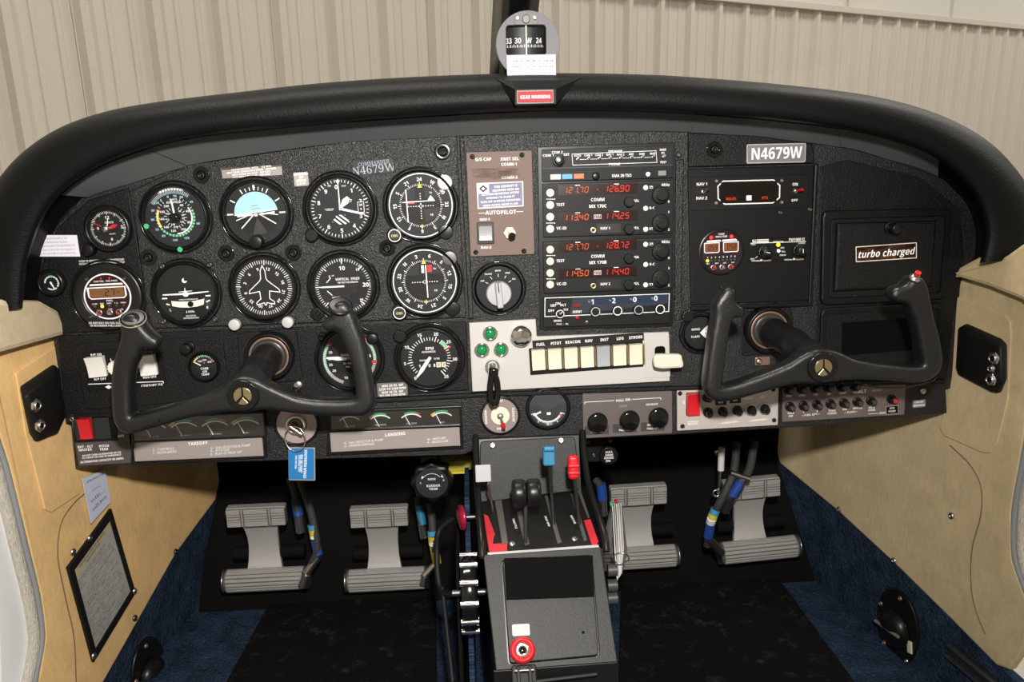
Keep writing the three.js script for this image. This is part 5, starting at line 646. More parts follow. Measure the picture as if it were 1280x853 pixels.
{ // ammeter
  const g = gauge('ammeter', 'black gauge with a curved white scale beside the round trim switch', 685, 511, 23.5, 28, { h: HL, tall: 0.005, rim: false, bg: '#33363a', draw(D) { D.poly([[-100, -100], [100, -100], [100, -18], [44, -18], [20, 8], [-14, 8], [-40, -18], [-100, -18]], '#3d3f42'); D.arc(112, 252, 74, 7, '#f2f2f2'); D.ticks(112, 252, 24, 74, 84, 3); D.ticks(112, 252, 4, 74, 94, 4); D.poly([[-7, 22], [14, 22], [14, 36], [-7, 36]], '#eee'); D.t('VOLTS', 4, 88, 11); D.arc(118, 124, 78, 14, '#c8323c'); } });
  g.needle('needle', -112, [[-0.05, 0.42], [0.05, 0.42], [0.03, 0.86], [-0.03, 0.86]]);
}
{ // three pull knobs
  const g = plate(PF, 'pull_knob_unit', 'grey plate with three shiny black pull knobs under a PULL ON bracket', 'control panel', [[727, 493], [838.5, 486.5], [842, 541.8], [730.6, 548]], { h: HL, d: 0.0025, bg: '#6b6462', metal: 0.2, rough: 0.42, draw(T) { T.line(731, 505.5, 731, 503, 0.8); T.line(731, 503, 768, 501, 0.8); T.line(790, 499.5, 826, 497.5, 0.8); T.line(826, 497.5, 826, 500, 0.8); T.t('PULL ON', 779, 500.5, 4.4, { rot: -0.05 }); T.t('CABIN', 779, 508, 3.6, { c: '#9a9492' }); T.t('DEFROST', 815, 506, 3.6); [[746, 539, 'PULL ON', ''], [781, 536.5, 'PULL ON', 'CABIN'], [816, 534.5, 'PULL ON', 'DEFROST']].forEach(([u, v, s, t]) => { T.poly([[u - 15, v - 6], [u + 15, v - 7], [u + 15, v + 4], [u - 15, v + 5]], '#4a4646'); T.t(s, u, v + 1.5, 3.6); T.t(t, u, v - 3, 3.4); }); } });
  for (const [u, v] of [[745, 524.5], [784.5, 521.8], [820.4, 518.2]]) { const k = g.put('pull_knob', lat([[0, 0], [0.006, 0], [0.006, 0.008], [0.0115, 0.0095], [0.0125, 0.012], [0.0122, 0.015], [0.0095, 0.0172], [0, 0.018]], 36), M.gloss, u, v, 0.0025); }
}
const breaker = (g, u, v, z, r = 0.0048, mat = M.black, tipMat = std(lin(0.05, 0.04, 0.035), 0.4)) => { const b = g.put('breaker_collar', lat([[0, 0], [r * 1.25, 0], [r * 1.25, 0.0015], [r, 0.0025], [0, 0.0025]], 20), mat, u, v, z); add(b, 'breaker_button', knobS(r * 0.86, 0.009), mat, 0, 0, 0.002); add(b, 'button_tip', disc(r * 0.6, 0.0008), tipMat, 0, 0, 0.011); return b; };
{
  const g = plate(PF, 'avionics_master_unit', 'pale silver breaker plate with a red avionics master rocker', 'switch panel', [[844.6, 487.5], [972.4, 482.3], [973.2, 530.6], [848.3, 539.6]], { h: HL, d: 0.003, rad: 0.001, bg: '#bdb4b0', metal: 0.2, rough: 0.4, draw(T) { T.t('AVIONICS', 866, 527, 3, { c: '#eee' }); T.t('MASTER', 866, 530.5, 3.4, { c: '#eee' }); T.t('—COMM/NAV—', 912, 528.5, 3.4, { c: '#f4f4f4', rot: -0.06 }); T.t('—COMM/NAV—', 948, 525.5, 3.4, { c: '#f4f4f4', rot: -0.06 }); T.t('AUDIO', 936, 498.5, 3.6, { c: '#eee' }); T.t('ADF', 953, 497, 3.6, { c: '#eee' }); T.t('ON', 855, 503, 3.2, { c: '#eee', rot: -Math.PI / 2 }); for (const [u, v] of [[901, 504], [919, 501.5]]) { T.poly([[u - 7, v - 3.5], [u + 7, v - 4], [u + 7, v + 2.5], [u - 7, v + 3]], '#26211f'); T.t('NAV', u, v - 0.5, 3.2); } } });
  g.put('rocker_well', ext(rrShape(0.017, 0.0295, 0.0006), 0.001), M.black, 866, 505, 0.003); g.put('rocker_switch', rockerGeo(0.0155, 0.028), M.red, 866, 505, 0.004, 0, 0, 0.02);
  [[884.8, 515.5], [903, 514.5], [921.4, 513], [938.8, 512.4], [955.5, 511]].forEach(([u, v], i) => { if (i > 2) g.put('breaker_nut', ring(0.0078, 0.0055, 0.0016), M.steel, u, v, 0.003); breaker(g, u, v, 0.003, 0.005, M.gloss, M.gloss); });
  for (const [u, v] of [[884, 497], [902, 495]]) breaker(g, u, v, 0.003, 0.005, M.gloss, M.gloss);
  for (const [u, v] of [[853, 533], [967.5, 525.5], [966.5, 487], [850, 492]]) g.put('screw', screwGeo(0.0028), M.black, u, v, 0.003);
}
{
  const g = plate(PF, 'circuit_breaker_unit', 'grey circuit breaker plate with rows of black buttons under the right yoke', 'switch panel', [[977, 482.5], [1131, 477.5], [1132, 516.6], [979.3, 529.6]], { h: HL, d: 0.003, rad: 0.001, bg: '#6a605d', metal: 0.2, rough: 0.42, draw(T) {
    ['ENG', 'STALL', 'CHT', 'OIL', 'START', 'FIELD'].forEach((s, i) => T.t(s, 986 + i * 16.8, 495.5 - i * 0.9, 3.2)); T.t('ALT', 1078, 489.3, 6); T.t('OUTPUT', 1096, 488.6, 3.4, { c: '#b9b2ae' }); T.t('CARB', 988.5, 516.8, 3.4); T.t('AIR', 988.5, 520.4, 3.4); T.t('L', 1004.5, 515.5, 3.4); T.t('R', 1021.5, 514.5, 3.4); T.t('—FUEL QTY—', 1013.5, 518.8, 3.6, { rot: -0.05 }); T.t('TURN', 1040, 513.7, 3.4); T.t('COORD', 1040, 517.2, 3.4); T.t('IND', 1056, 512, 3.2); T.t('MOTOR', 1072, 510.8, 3.4); T.t('—FLAPS—', 1064, 515.6, 3.6, { rot: -0.05 }); T.t('SEL &', 1089.5, 509.8, 3.2); T.t('HORN', 1089.5, 513, 3.2); T.line(1085, 517.8, 1098, 517, 0.6); T.t('GEAR', 1103, 516.6, 3.4); T.poly([[1107.5, 508.5], [1122.5, 507], [1123, 517], [1108, 518.3]], '#060606'); T.poly([[1107.5, 508.5], [1122.5, 507], [1123, 517], [1108, 518.3]], '#c9c5c2', 0.5); T.t('HYD', 1115, 510.8, 3.4); T.t('PUMP', 1115, 514.6, 3.4); } });
  for (let i = 0; i < 7; i++) breaker(g, 987 + i * 16.85, 508.3 - i * 1.2, 0.003);
  for (let i = 0; i < 6; i++) breaker(g, 985 + i * 16.6, 487.2 - i * 0.9, 0.003);
  breaker(g, 1114, 499, 0.003, 0.0048, M.black, M.red);
}
{ const g = plate(PF, 'breaker_placard', 'small grey placard reading CIRCUIT BREAKERS beside a lone screw', 'placard', [[1140.5, 501], [1157, 499.5], [1157.5, 509], [1141, 510.5]], { h: HL, d: 0.0008, bg: '#777271', draw(T) { T.t('CIRCUIT', 1149, 503, 3.6, { sx: 0.85 }); T.t('BREAKERS', 1149, 507.3, 3.6, { sx: 0.85 }); } }); }
{ const p = PF.at(1153, 489, HL); add(panel, 'screw', screwGeo(0.0042), M.steel, p.x, p.y, HL); }
{ const g = thing(PF, 'loose_cord', 'thin black cord curving under the right yoke', 'cord', PF.at(1120, 484, 0.01)); const P = (u, v, z) => g.loc(u, v, z); add(g, 'cord', tube([P(1068, 477, 0.03), P(1085, 482, 0.035), P(1110, 485, 0.035), P(1140, 483, 0.03), P(1165, 476, 0.02), P(1172, 470, 0.0)], 0.0012, 40, 8), std(lin(0.03, 0.032, 0.036), 0.25)); }
// ---------------------------------------------------------------- control yokes
function sdCaps(p, a, b, ra, rb, kz) {       // tapered capsule, stretched in depth by 1 / kz
  const bx = b.x - a.x, by = b.y - a.y, bz = (b.z - a.z) * kz, px_ = p.x - a.x, py = p.y - a.y, pz = (p.z - a.z) * kz;
  const t = Math.max(0, Math.min(1, (px_ * bx + py * by + pz * bz) / (bx * bx + by * by + bz * bz + 1e-12)));
  return Math.hypot(px_ - bx * t, py - by * t, pz - bz * t) - (ra + (rb - ra) * t);
}
const smin = (a, b, k) => { const h = Math.max(k - Math.abs(a - b), 0) / k; return Math.min(a, b) - h * h * k * 0.25; };
function relax(g, n) { const P = g.attributes.position, I = g.index.array, N = P.count; for (let k = 0; k < n; k++) { const S = new Float32Array(N * 3), C = new Uint16Array(N), w = k % 2 ? -0.42 : 0.5; for (let i = 0; i < I.length; i += 3) for (let e = 0; e < 3; e++) { const a = I[i + e], b = I[i + (e + 1) % 3]; S[a * 3] += P.getX(b); S[a * 3 + 1] += P.getY(b); S[a * 3 + 2] += P.getZ(b); C[a]++; } for (let i = 0; i < N; i++) if (C[i]) P.setXYZ(i, P.getX(i) + w * (S[i * 3] / C[i] - P.getX(i)), P.getY(i) + w * (S[i * 3 + 1] / C[i] - P.getY(i)), P.getZ(i) + w * (S[i * 3 + 2] / C[i] - P.getZ(i))); } }
function fieldMesh(fn, cx, cy, cz, sx, sy, sz, res) {
  const mc = new MarchingCubes(res, M.black, false, false, 160000); mc.isolation = 0; const half = res / 2, p = { x: 0, y: 0, z: 0 };
  for (let k = 0; k < res; k++) for (let j = 0; j < res; j++) for (let i = 0; i < res; i++) { p.x = cx + (i - half) / half * sx; p.y = cy + (j - half) / half * sy; p.z = cz + (k - half) / half * sz; mc.field[k * res * res + j * res + i] = -fn(p); }
  mc.update(); const n = mc.count, g0 = new THREE.BufferGeometry(), A = new Float32Array(n * 3);
  for (let i = 0; i < n; i++) { A[i * 3] = cx + mc.positionArray[i * 3] * sx; A[i * 3 + 1] = cy + mc.positionArray[i * 3 + 1] * sy; A[i * 3 + 2] = cz + mc.positionArray[i * 3 + 2] * sz; }
  g0.setAttribute('position', new THREE.BufferAttribute(A, 3)); const g = mergeVertices(g0, 1e-5); relax(g, 8); g.computeVertexNormals(); metreUV(g, 0.05); return g;
}
function yoke(label, hub, shaftPx, h, chains, caps, opts) {
  const o = PF.at(hub[0], hub[1], h); const g = thing(PF, 'control_yoke', label, 'yoke', o);
  const k = 0.00086, J = chains.map((c) => { const q = c.map(([u, v, r]) => { const p = g.loc(u, v, 0); return V(p.x, p.y, r * k); }); const cv = new THREE.CatmullRomCurve3(q, false, 'centripetal'); const n = c.length > 3 ? c.length * 4 : 2, o2 = []; for (let i = 0; i <= n; i++) { const w = cv.getPoint(i / n); o2.push({ p: V(w.x, w.y, 0), r: w.z }); } return o2; });
  const s0 = PF.at(shaftPx[0], shaftPx[1], 0.02).sub(o), neck = [V(0, 0.004, -0.016), V(s0.x * 0.5, s0.y * 0.5 + 0.004, -(h - 0.02) * 0.5), V(s0.x, s0.y, -(h - 0.03))];
  const fn = (p) => { let d = 1; if (Math.abs(p.z) < 0.026) for (const c of J) { let e1 = 1; for (let i = 0; i + 1 < c.length; i++) e1 = Math.min(e1, sdCaps(p, c[i].p, c[i + 1].p, c[i].r, c[i + 1].r, 0.5)); d = smin(d, e1, 0.006); } const f = Math.abs(p.z + 0.002) - 0.0135; const e = Math.max(0.005 - Math.abs(d - f), 0) / 0.005; let m = Math.max(d, f) + e * e * 0.005 * 0.25; let nk = smin(sdCaps(p, neck[0], neck[1], 0.0175, 0.0165, 1), sdCaps(p, neck[1], neck[2], 0.0165, 0.0175, 1), 0.006); return smin(m, nk, 0.012); };
  add(g, 'handlebar', fieldMesh(fn, opts.cx, opts.cy, -0.028, 0.162, 0.098, 0.068, 104), M.yoke);
  // shaft and its collar at the panel
  add(g, 'shaft', rod(V(s0.x, s0.y, -h + 0.001), V(s0.x, s0.y, -h + 0.05), 0.0125), M.darkSteel); add(g, 'collar', lat([[0.012, 0], [0.0285, 0], [0.0285, 0.012], [0.0268, 0.0145], [0.0245, 0.0145], [0.0235, 0.011], [0.0135, 0.011], [0.012, 0.008]], 48), M.black, s0.x, s0.y, -h + opts.base); add(g, 'collar_ring', ring(0.0235, 0.0205, 0.0022, 0.0006, 48), M.copper, s0.x, s0.y, -h + opts.base + 0.0112); add(g, 'bearing', ring(0.0205, 0.0125, 0.006, 0.002, 48), std(lin(0.035), 0.3), s0.x, s0.y, -h + opts.base + 0.009);
  // emblem
  const e = add(g, 'emblem_cap', lat([[0, 0], [0.0168, 0], [0.0168, 0.003], [0.0155, 0.0042], [0.0142, 0.0034], [0, 0.0034]], 40), M.gloss, 0, 0, 0.0112);
  const seg = (a0, a1) => { const S = new THREE.Shape(); const q = (a, r) => [r * Math.sin(a * D2R), r * Math.cos(a * D2R)]; S.moveTo(...q((a0 + a1) / 2, 0.0012)); for (let i = 0; i <= 10; i++) S.lineTo(...q(a0 + (a1 - a0) * i / 10, 0.0094)); S.closePath(); return ext(S, 0.001, 0.0002); };
  for (const [a, b] of [[5, 128], [232, 355], [146, 214]]) add(e, 'emblem_segment', seg(a, b), M.brass, 0, 0, 0.0034);
  caps(g, k);
  return g;
}
yoke('black ram-horn control yoke with a round emblem on the pilot side', [308, 491], [336, 446], 0.11, [
  [[167, 404, 13], [170, 418, 14.5], [166, 434, 14], [157, 458, 12.5], [155, 500, 12], [161, 528, 12], [195, 522, 11], [240, 509, 12], [285, 498, 16], [308, 491, 23], [332, 494, 17], [375, 505, 11.5], [436, 508, 11.5], [455, 504, 13], [455, 475, 11], [447, 437, 12], [436, 408, 13], [428, 388, 12]],
  [[174, 418, 13], [193, 427, 9]], [[430, 400, 12], [412, 405, 8.5]]],
(g, k) => {
  for (const [u, v, rx, rz, ring_] of [[166.5, 399, -0.95, 0.1, 1], [425.5, 383, -0.9, 0.2, 0]]) { const p = g.loc(u, v, 0.004); const c = add(g, 'grip_cap', lat([[0, 0], [0.0128, 0], [0.0128, 0.0022], [0.0105, 0.0034], [0, 0.0034]], 32), M.black, p.x, p.y - 0.001, 0.004, rx, rz, 0); if (ring_) add(c, 'worn_edge', ring(0.0133, 0.0122, 0.0014), std(lin(0.35, 0.28, 0.22), 0.6), 0, 0, 0.0008); }
  const p = g.loc(199, 526, 0.011); add(g, 'small_hole', disc(0.0011, 0.0006), M.felt, p.x, p.y, 0.0113);
}, { cx: 0.002, cy: 0.006, base: 0.0075 });
yoke('black ram-horn control yoke with a red push button on its horn', [1022, 456], [964, 414], 0.118, [
  [[909, 367, 9.5], [905, 378, 11.5], [899, 408, 12], [893, 450, 12], [891, 487, 11.5], [904, 490, 11], [945, 479, 12], [985, 466, 14.5], [1022, 456, 23], [1062, 460, 14], [1105, 464, 11], [1150, 465, 12], [1160, 456, 13.5], [1158, 430, 14], [1151, 400, 13], [1143, 370, 14.5], [1141, 355, 11.5]],
  [[903, 382, 12], [921, 389, 8.5]], [[1140, 366, 14], [1119, 367, 10]]],
(g, k) => {
  const p = g.loc(1141, 349, 0.004); const b = add(g, 'button_base', lat([[0, 0], [0.0062, 0], [0.0062, 0.003], [0.004, 0.0038], [0.0036, 0.006], [0, 0.006]], 20), M.steel, p.x, p.y, 0.006, -0.9, 0.1); add(b, 'push_button', knobS(0.0032, 0.005), M.red, 0, 0, 0.006);
  const q = g.loc(909, 360, 0.0); add(g, 'grip_cap', disc(0.0085, 0.002), M.black, q.x, q.y, 0.0, -1.1, 0.1);
}, { cx: 0.001, cy: 0.012, base: 0.002 });
{ const g = thing(PF, 'panel_latch', 'small coppery latch below the right yoke collar', 'latch', PF.at(952, 451, 0.0015)); add(g, 'plate', ext(rrShape(0.019, 0.011, 0.002), 0.004, 0.001), M.copper); add(g, 'button', dome(0.004, 0.003), M.steel, -0.005, 0, 0.004); }
poly('shaft_block', rq([[927, 390], [990, 384], [995, 440], [927, 446]], 5), 0, 0.002, M.plate);
// ---------------------------------------------------------------- pedestal with the engine levers
const ZP = (u, v, z) => ZF(z).at(u, v).setZ(z);
const onLine = (u, v, A, B) => { // point on the sloping face through two (z, y) points
  const n = V(0, B[0] - A[0], -(B[1] - A[1])).normalize(), o = V(0, A[1], A[0]), d = rayDir(u, v), t = o.sub(EYE).dot(n) / d.dot(n); return EYE.clone().addScaledVector(d, t); };
const PA = [0.022, -0.112], PB = [0.05, -0.183], PC = [0.156, -0.2], PD = [0.236, -0.29];
const faceFrame = (A, B) => { const up = V(0, A[1] - B[1], A[0] - B[0]).normalize(), n = V(1, 0, 0).cross(up).normalize(); return frame(V(0, A[1], A[0]), up, n); };
const UFr = faceFrame(PA, PB), QFr = faceFrame(PB, PC), CFr = faceFrame(PC, PD);
{
  const g = thing(ZF(0), 'throttle_pedestal', 'black centre pedestal carrying the engine levers', 'pedestal', V(0, -0.5, 0));
  const W_ = (p) => V(p.x, p.y + 0.5, p.z);
  const L = [onLine(599, 552, PA, PB), onLine(601, 628, PA, PB), onLine(607, 690, PB, PC), onLine(620, 838, PC, PD)], Rr = [onLine(724, 546, PA, PB), onLine(727, 614, PA, PB), onLine(752, 684, PB, PC), onLine(772, 826, PC, PD)];
  const lx = L.map((p) => p.x), rx = Rr.map((p) => p.x), prof = [PA, PB, PC, PD];
  const rows = []; const off = 0.006;                               // shell: a little under the face plates
  const st = prof.map(([z, y], i) => ({ z: z - off * 0.6, y: y - off, l: lx[i], r: rx[i] })); st.push({ z: 0.245, y: -0.5, l: lx[3] - 0.004, r: rx[3] + 0.006 }); st.unshift({ z: -0.16, y: -0.14, l: lx[0], r: rx[0] }); st.push({ z: -0.16, y: -0.5, l: lx[0] - 0.01, r: rx[0] + 0.01 });
  const side = (k, x) => { const s = shapeOf(st.map((p) => [-p.z, p.y + 0.5])); return s; };
  { const P = [], I = []; st.forEach((p) => { P.push(p.l, p.y + 0.5, p.z, p.r, p.y + 0.5, p.z); }); const n = st.length; for (let i = 0; i < n - 1; i++) I.push(i * 2, i * 2 + 2, i * 2 + 1, i * 2 + 1, i * 2 + 2, i * 2 + 3); const tri = THREE.ShapeUtils.triangulateShape(st.map((p) => new THREE.Vector2(p.z, p.y)), []); for (const t of tri) { I.push(t[0] * 2, t[1] * 2, t[2] * 2, t[0] * 2 + 1, t[2] * 2 + 1, t[1] * 2 + 1); } const bg = new THREE.BufferGeometry(); bg.setAttribute('position', new THREE.Float32BufferAttribute(P, 3)); bg.setIndex(I); const f = bg.toNonIndexed(); f.computeVertexNormals(); metreUV(f, 0.06); add(g, 'body', f, M.black); }
  const pl = (F, name, pts, h0, h1, mat, bev = 0.001, par = g) => { const m = add(par, name, metreUV(ext(shapeOf(px(F, pts, h1)), h1 - h0, bev), 0.06), mat); const o = F.o.clone().addScaledVector(F.ez, h0); m.position.set(o.x, o.y + 0.5, o.z); m.quaternion.copy(F.q); return m; };
  pl(UFr, 'upper_plate', rq([[600, 552], [719, 546], [725, 613], [600, 629]], 5), 0, 0.003, M.coverGrey);
  for (const [u, v] of [[615.5, 557], [701, 551]]) { const p = UFr.at(u, v, 0.003), m = add(g, 'screw', screwGeo(0.0042), M.steel); const w = UFr.world(p); m.position.set(w.x, w.y + 0.5, w.z); m.quaternion.copy(UFr.q); }
  pl(QFr, 'quadrant_plate', [[601, 627], [726, 613], [750, 681], [610, 692]], -0.002, 0.001, std(lin(0.008), 0.35));
  pl(QFr, 'red_marking', [[605, 643], [610, 645], [619, 668], [617, 672], [616, 680], [634, 679], [634, 689], [612, 691], [608, 668]], 0.001, 0.0018, M.redCloth, 0.0002);
  pl(QFr, 'red_marking', [[730, 651], [738, 649], [748, 677], [746, 681], [740, 682]], 0.001, 0.0018, M.redCloth, 0.0002);
  pl(QFr, 'edge_strip', [[609, 691], [748, 681], [749, 684], [610, 694]], 0.0, 0.0025, M.alu, 0.0005);
  const steelWorn = std(lin(0.22, 0.21, 0.2), 0.4, 0.7);
  pl(QFr, 'slide_bar', [[618.5, 626], [627, 625], [635, 678], [627.5, 680]], 0.001, 0.003, steelWorn, 0.0005);
  for (const q of [[[681, 620], [685, 619], [702, 678], [697, 680]], [[713, 617], [716.5, 616], [734, 675], [730, 677]], [[646, 640], [652, 639], [662, 680], [656, 682]], [[722, 614], [726, 613], [737, 647], [735, 648]]]) { pl(QFr, 'lever_slot', q, 0.001, 0.0016, steelWorn, 0.0002); }
  for (const [u, v] of [[640, 680], [718, 674]]) { const p = QFr.at(u, v, 0.001), m = add(g, 'screw', dome(0.004, 0.0022), M.steel), w = QFr.world(p); m.position.set(w.x, w.y + 0.5, w.z); m.quaternion.copy(QFr.q); }
  const legend = (s, u, v, w, hgt, rot) => { const t = canvasTex(256, 40, (x) => { x.fillStyle = '#0b0b0b'; x.fillRect(0, 0, 256, 40); pen(x, (a, b) => [a, b]).t(s, 128, 21, 26); }); const m = add(g, 'legend', unitUV(ext(rrShape(w, hgt, 0.0002), 0.0003)), std(0xffffff, 0.5, 0, { map: t })); const W2 = QFr.world(QFr.at(u, v, 0.001)); m.position.set(W2.x, W2.y + 0.5, W2.z); m.quaternion.copy(QFr.q).multiply(new THREE.Quaternion().setFromAxisAngle(V(0, 0, 1), rot)); };
  legend('THROTTLE', 643.5, 655, 0.04, 0.0055, -1.42); legend('PROP RPM', 684, 652, 0.04, 0.0055, -1.42); legend('MIXTURE', 716.5, 650, 0.038, 0.0055, -1.4);
  { const m = pl(CFr, 'cover_frame', [[604, 694], [751, 684], [772, 828], [620, 839]], -0.003, 0.003, M.coverGrey), sh = shapeOf(px(CFr, [[604, 694], [751, 684], [772, 828], [620, 839]], 0.003)); sh.holes.push(new THREE.Path(px(CFr, rq([[625, 699], [741.5, 692.5], [752, 822], [634, 833]], 6), 0.003).map((p) => new THREE.Vector2(...p)))); m.geometry = metreUV(ext(sh, 0.006, 0.001), 0.06); }
  pl(CFr, 'cover_door', rq([[628, 701], [739, 695], [748.5, 819.5], [637, 830]], 5), -0.003, 0.004, M.coverGrey);
  pl(CFr, 'fastener_pad', [[630, 698], [741, 694.5], [743, 746], [633, 750]], 0.004, 0.0072, M.foam, 0.0006);
  { const p = CFr.world(CFr.at(729, 791, 0.004)), m = add(g, 'bolt_hole', disc(0.0016, 0.0005), M.felt); m.position.set(p.x, p.y + 0.5, p.z); m.quaternion.copy(CFr.q); }
  pl(faceFrame(PD, [0.262, -0.42]), 'lower_lip', [[617, 839], [772, 828], [776, 885], [620, 895]], -0.004, 0.0, M.black);
  // carpet-covered flanks and edge rails
  for (const [s, a, b] of [[-1, L, -0.004], [1, Rr, 0.004]]) add(g, 'edge_rail', tube([W_(V(a[0].x + b, PA[1] + 0.002, PA[0] + 0.002)), W_(V(a[1].x + b, PB[1] + 0.03, PB[0] + 0.02)), W_(V(a[2].x + b, PC[1] + 0.012, PC[0] - 0.01)), W_(V(a[2].x + b, PC[1] + 0.0, PC[0] + 0.002))], 0.004, 40, 8), M.black);
  // blue carpet beside the pedestal foot
  add(g, 'side_carpet', metreUV(ext(shapeOf([[-0.2, 0], [0.15, 0], [0.15, 0.29], [-0.03, 0.31], [-0.09, 0.26], [-0.2, 0.1]]), 0.006).rotateY(Math.PI / 2), 0.3, 'zy'), M.carpet, lx[1] - 0.02, 0, 0);
}
function lever(name, label, base, tip, build, mat = M.darkSteel) {
  const b = QFr.world(QFr.at(...base, 0.0017)); const g = thing(ZF(0), name, label, 'lever', b); const z = tip[2]; const t = ZP(tip[0], tip[1], z).sub(b);
  const a = add(g, 'rod', tube([V(0, 0, 0), t.clone().multiplyScalar(0.35).add(V(0, 0.002, 0)), t], tip[3] || 0.0022, 20, 8), mat); build(g, t); return g;
}
lever('throttle_lever', 'short throttle lever with a wide round black grip on the pedestal', [657, 678], [657, 627, 0.13], (g, t) => { const k = rbox(0.0235, 0.0295, 0.024, 0.009, 5); for (const s of [-1, 1]) add(g, 'grip_half', lat([[0, -0.0078], [0.012, -0.0078], [0.0148, -0.0066 - (s > 0 ? 0.0008 : 0)], [0.0158, -0.003], [0.0158, 0.003], [0.0148, 0.0066], [0.012, 0.0078], [0, 0.0078]], 36).rotateY(Math.PI / 2), M.black, t.x + s * 0.0081 + 0.001, t.y + 0.01, t.z); });
lever('propeller_lever', 'tall lever with a square turquoise knob on the pedestal', [692, 655], [686, 570, 0.12], (g, t) => { add(g, 'knob', rbox(0.0135, 0.0215, 0.011, 0.0022, 3), M.blue, t.x, t.y, t.z, -0.25); add(g, 'knob_crown', rbox(0.0125, 0.0055, 0.0115, 0.0018, 3), M.blue, t.x, t.y + 0.0095, t.z + 0.0018, -0.25); });
lever('mixture_lever', 'tall lever with a ribbed red knob on the pedestal', [724, 655], [716.5, 584, 0.115], (g, t) => { const K = add(g, 'knob', rbox(0.0125, 0.0275, 0.012, 0.0045, 4), M.red, t.x, t.y, t.z, -0.25); for (const y of [-0.006, 0.002]) add(K, 'knob_rib', rbox(0.013, 0.0042, 0.0135, 0.0018, 3), M.red, 0, y, 0.0005); });
lever('cowl_flap_lever', 'slim lever with a flat pale grey square tab on the pedestal', [616, 640], [610, 606, 0.11, 0.0014], (g, t) => { add(g, 'tab', rbox(0.0175, 0.0195, 0.004, 0.0012, 3), std(lin(0.42, 0.43, 0.46), 0.5), t.x - 0.005, t.y + 0.014, t.z, -0.2); add(g, 'stem', rod(V(t.x + 0.003, t.y + 0.006, t.z), t, 0.0012), M.steel); }, M.steel);
{ // pull button and label on the pedestal cover
  const p = CFr.at(653, 813.5, 0.004); const g = thing(CFr, 'pull_button', 'red ring button with a chrome centre on the pedestal cover', 'button', p);
  add(g, 'red_ring', ring(0.0134, 0.0074, 0.006, 0.0025, 40), M.red); add(g, 'chrome_cup', ring(0.0076, 0.0032, 0.005, 0.0012, 32), M.chrome); add(g, 'core', disc(0.0034, 0.003), M.gloss);
  plate(CFr, 'paper_label', 'tiny white paper label stuck above the red ring button', 'label', [[640, 781], [662, 780], [662.5, 794.5], [640.5, 796]], { h: 0.0041, d: 0.0005, bg: '#bdb9b4', draw(T) { T.t('EMERG', 651.5, 785.5, 4.2, { c: '#b2aaa6' }); T.t('GEAR', 651.5, 790.5, 4.2, { c: '#b2aaa6' }); } });
}
{ // hinge and chrome bracket at the bottom edge
  const p = CFr.at(655, 846, 0.0); const g = thing(CFr, 'valve_bracket', 'small dark metal bracket with bright edges under the pedestal cover', 'bracket', p); add(g, 'plate', ext(rrShape(0.026, 0.022, 0.003), 0.006, 0.0015), M.rubber); for (const s of [-1, 1]) add(g, 'arm', rbox(0.004, 0.022, 0.008, 0.001), M.rubber, s * 0.006, -0.002, 0.008); add(g, 'pin', rod(V(-0.01, 0.005, 0.01), V(0.01, 0.005, 0.01), 0.002), M.darkSteel);
  const q = CFr.at(702, 849, 0.0), h = thing(CFr, 'cover_rail', 'thin bright rail along the lower pedestal cover', 'rail', q); add(h, 'rail', rbox(0.075, 0.004, 0.006, 0.0015), M.rubber, 0, 0, 0.003, 0, 0, 0.06);
}
{ // trim wheel on the left flank
  const c = ZP(587, 741, 0.13); const g = thing(ZF(0), 'elevator_trimmer', 'black trim wheel with chrome finger ridges on the pedestal side', 'wheel', c); const R = 0.044, wd = 0.019;
  const wh = lat([[0, -wd / 2], [R * 0.93, -wd / 2], [R, -wd * 0.3], [R, wd * 0.3], [R * 0.93, wd / 2], [0, wd / 2]], 48).rotateY(Math.PI / 2); add(g, 'wheel', wh, M.gloss);
  for (let i = 0; i < 12; i++) { const a = i * Math.PI / 6 + 0.25; add(g, 'finger_ridge', rod(V(-wd * 0.52, 0, 0), V(wd * 0.52, 0, 0), 0.0038, 0.0038, 14), M.chrome, 0, Math.cos(a) * R * 0.97, Math.sin(a) * R * 0.97); }
  add(g, 'axle', rod(V(-0.02, 0, 0), V(0.03, 0, 0), 0.004), M.darkSteel); 
  const k = ZP(580, 647, 0.07), kg = thing(ZF(0), 'side_knob', 'small red anodised knob on the pedestal side', 'knob', k); add(kg, 'disc', lat([[0, 0], [0.0145, 0], [0.0155, 0.002], [0.0145, 0.005], [0.008, 0.007], [0, 0.0075]], 32).rotateY(-Math.PI / 2 + 0.25), std(lin(0.5, 0.02, 0.07), 0.25, 0.6)); add(kg, 'stem', rod(V(0, 0, 0), V(0.025, 0, 0), 0.003), M.darkSteel);
  const bx = thing(ZF(0), 'cable_guard', 'black bent metal guard frame beside the pedestal', 'bracket', V(-0.105, -0.5, 0)); const w = (u, v, z) => ZP(u, v, z).sub(bx.position);
  add(bx, 'guard_bar', tube([w(566, 648, 0.0), w(549, 664, 0.0), w(546, 690, 0.02), w(552, 738, 0.05), w(582, 741, 0.09)], 0.004, 40, 8), M.rubber); add(bx, 'guard_plate', ext(shapeOf([[-0.16, 0.01], [0.14, 0.01], [0.12, 0.22], [-0.02, 0.27], [-0.12, 0.26]]), 0.004).rotateY(Math.PI / 2), M.blackMatt, 0.004, 0, 0); add(bx, 'guard_edge', rod(w(553, 735, 0.05), w(566, 853, 0.13), 0.003), M.rubber);
}
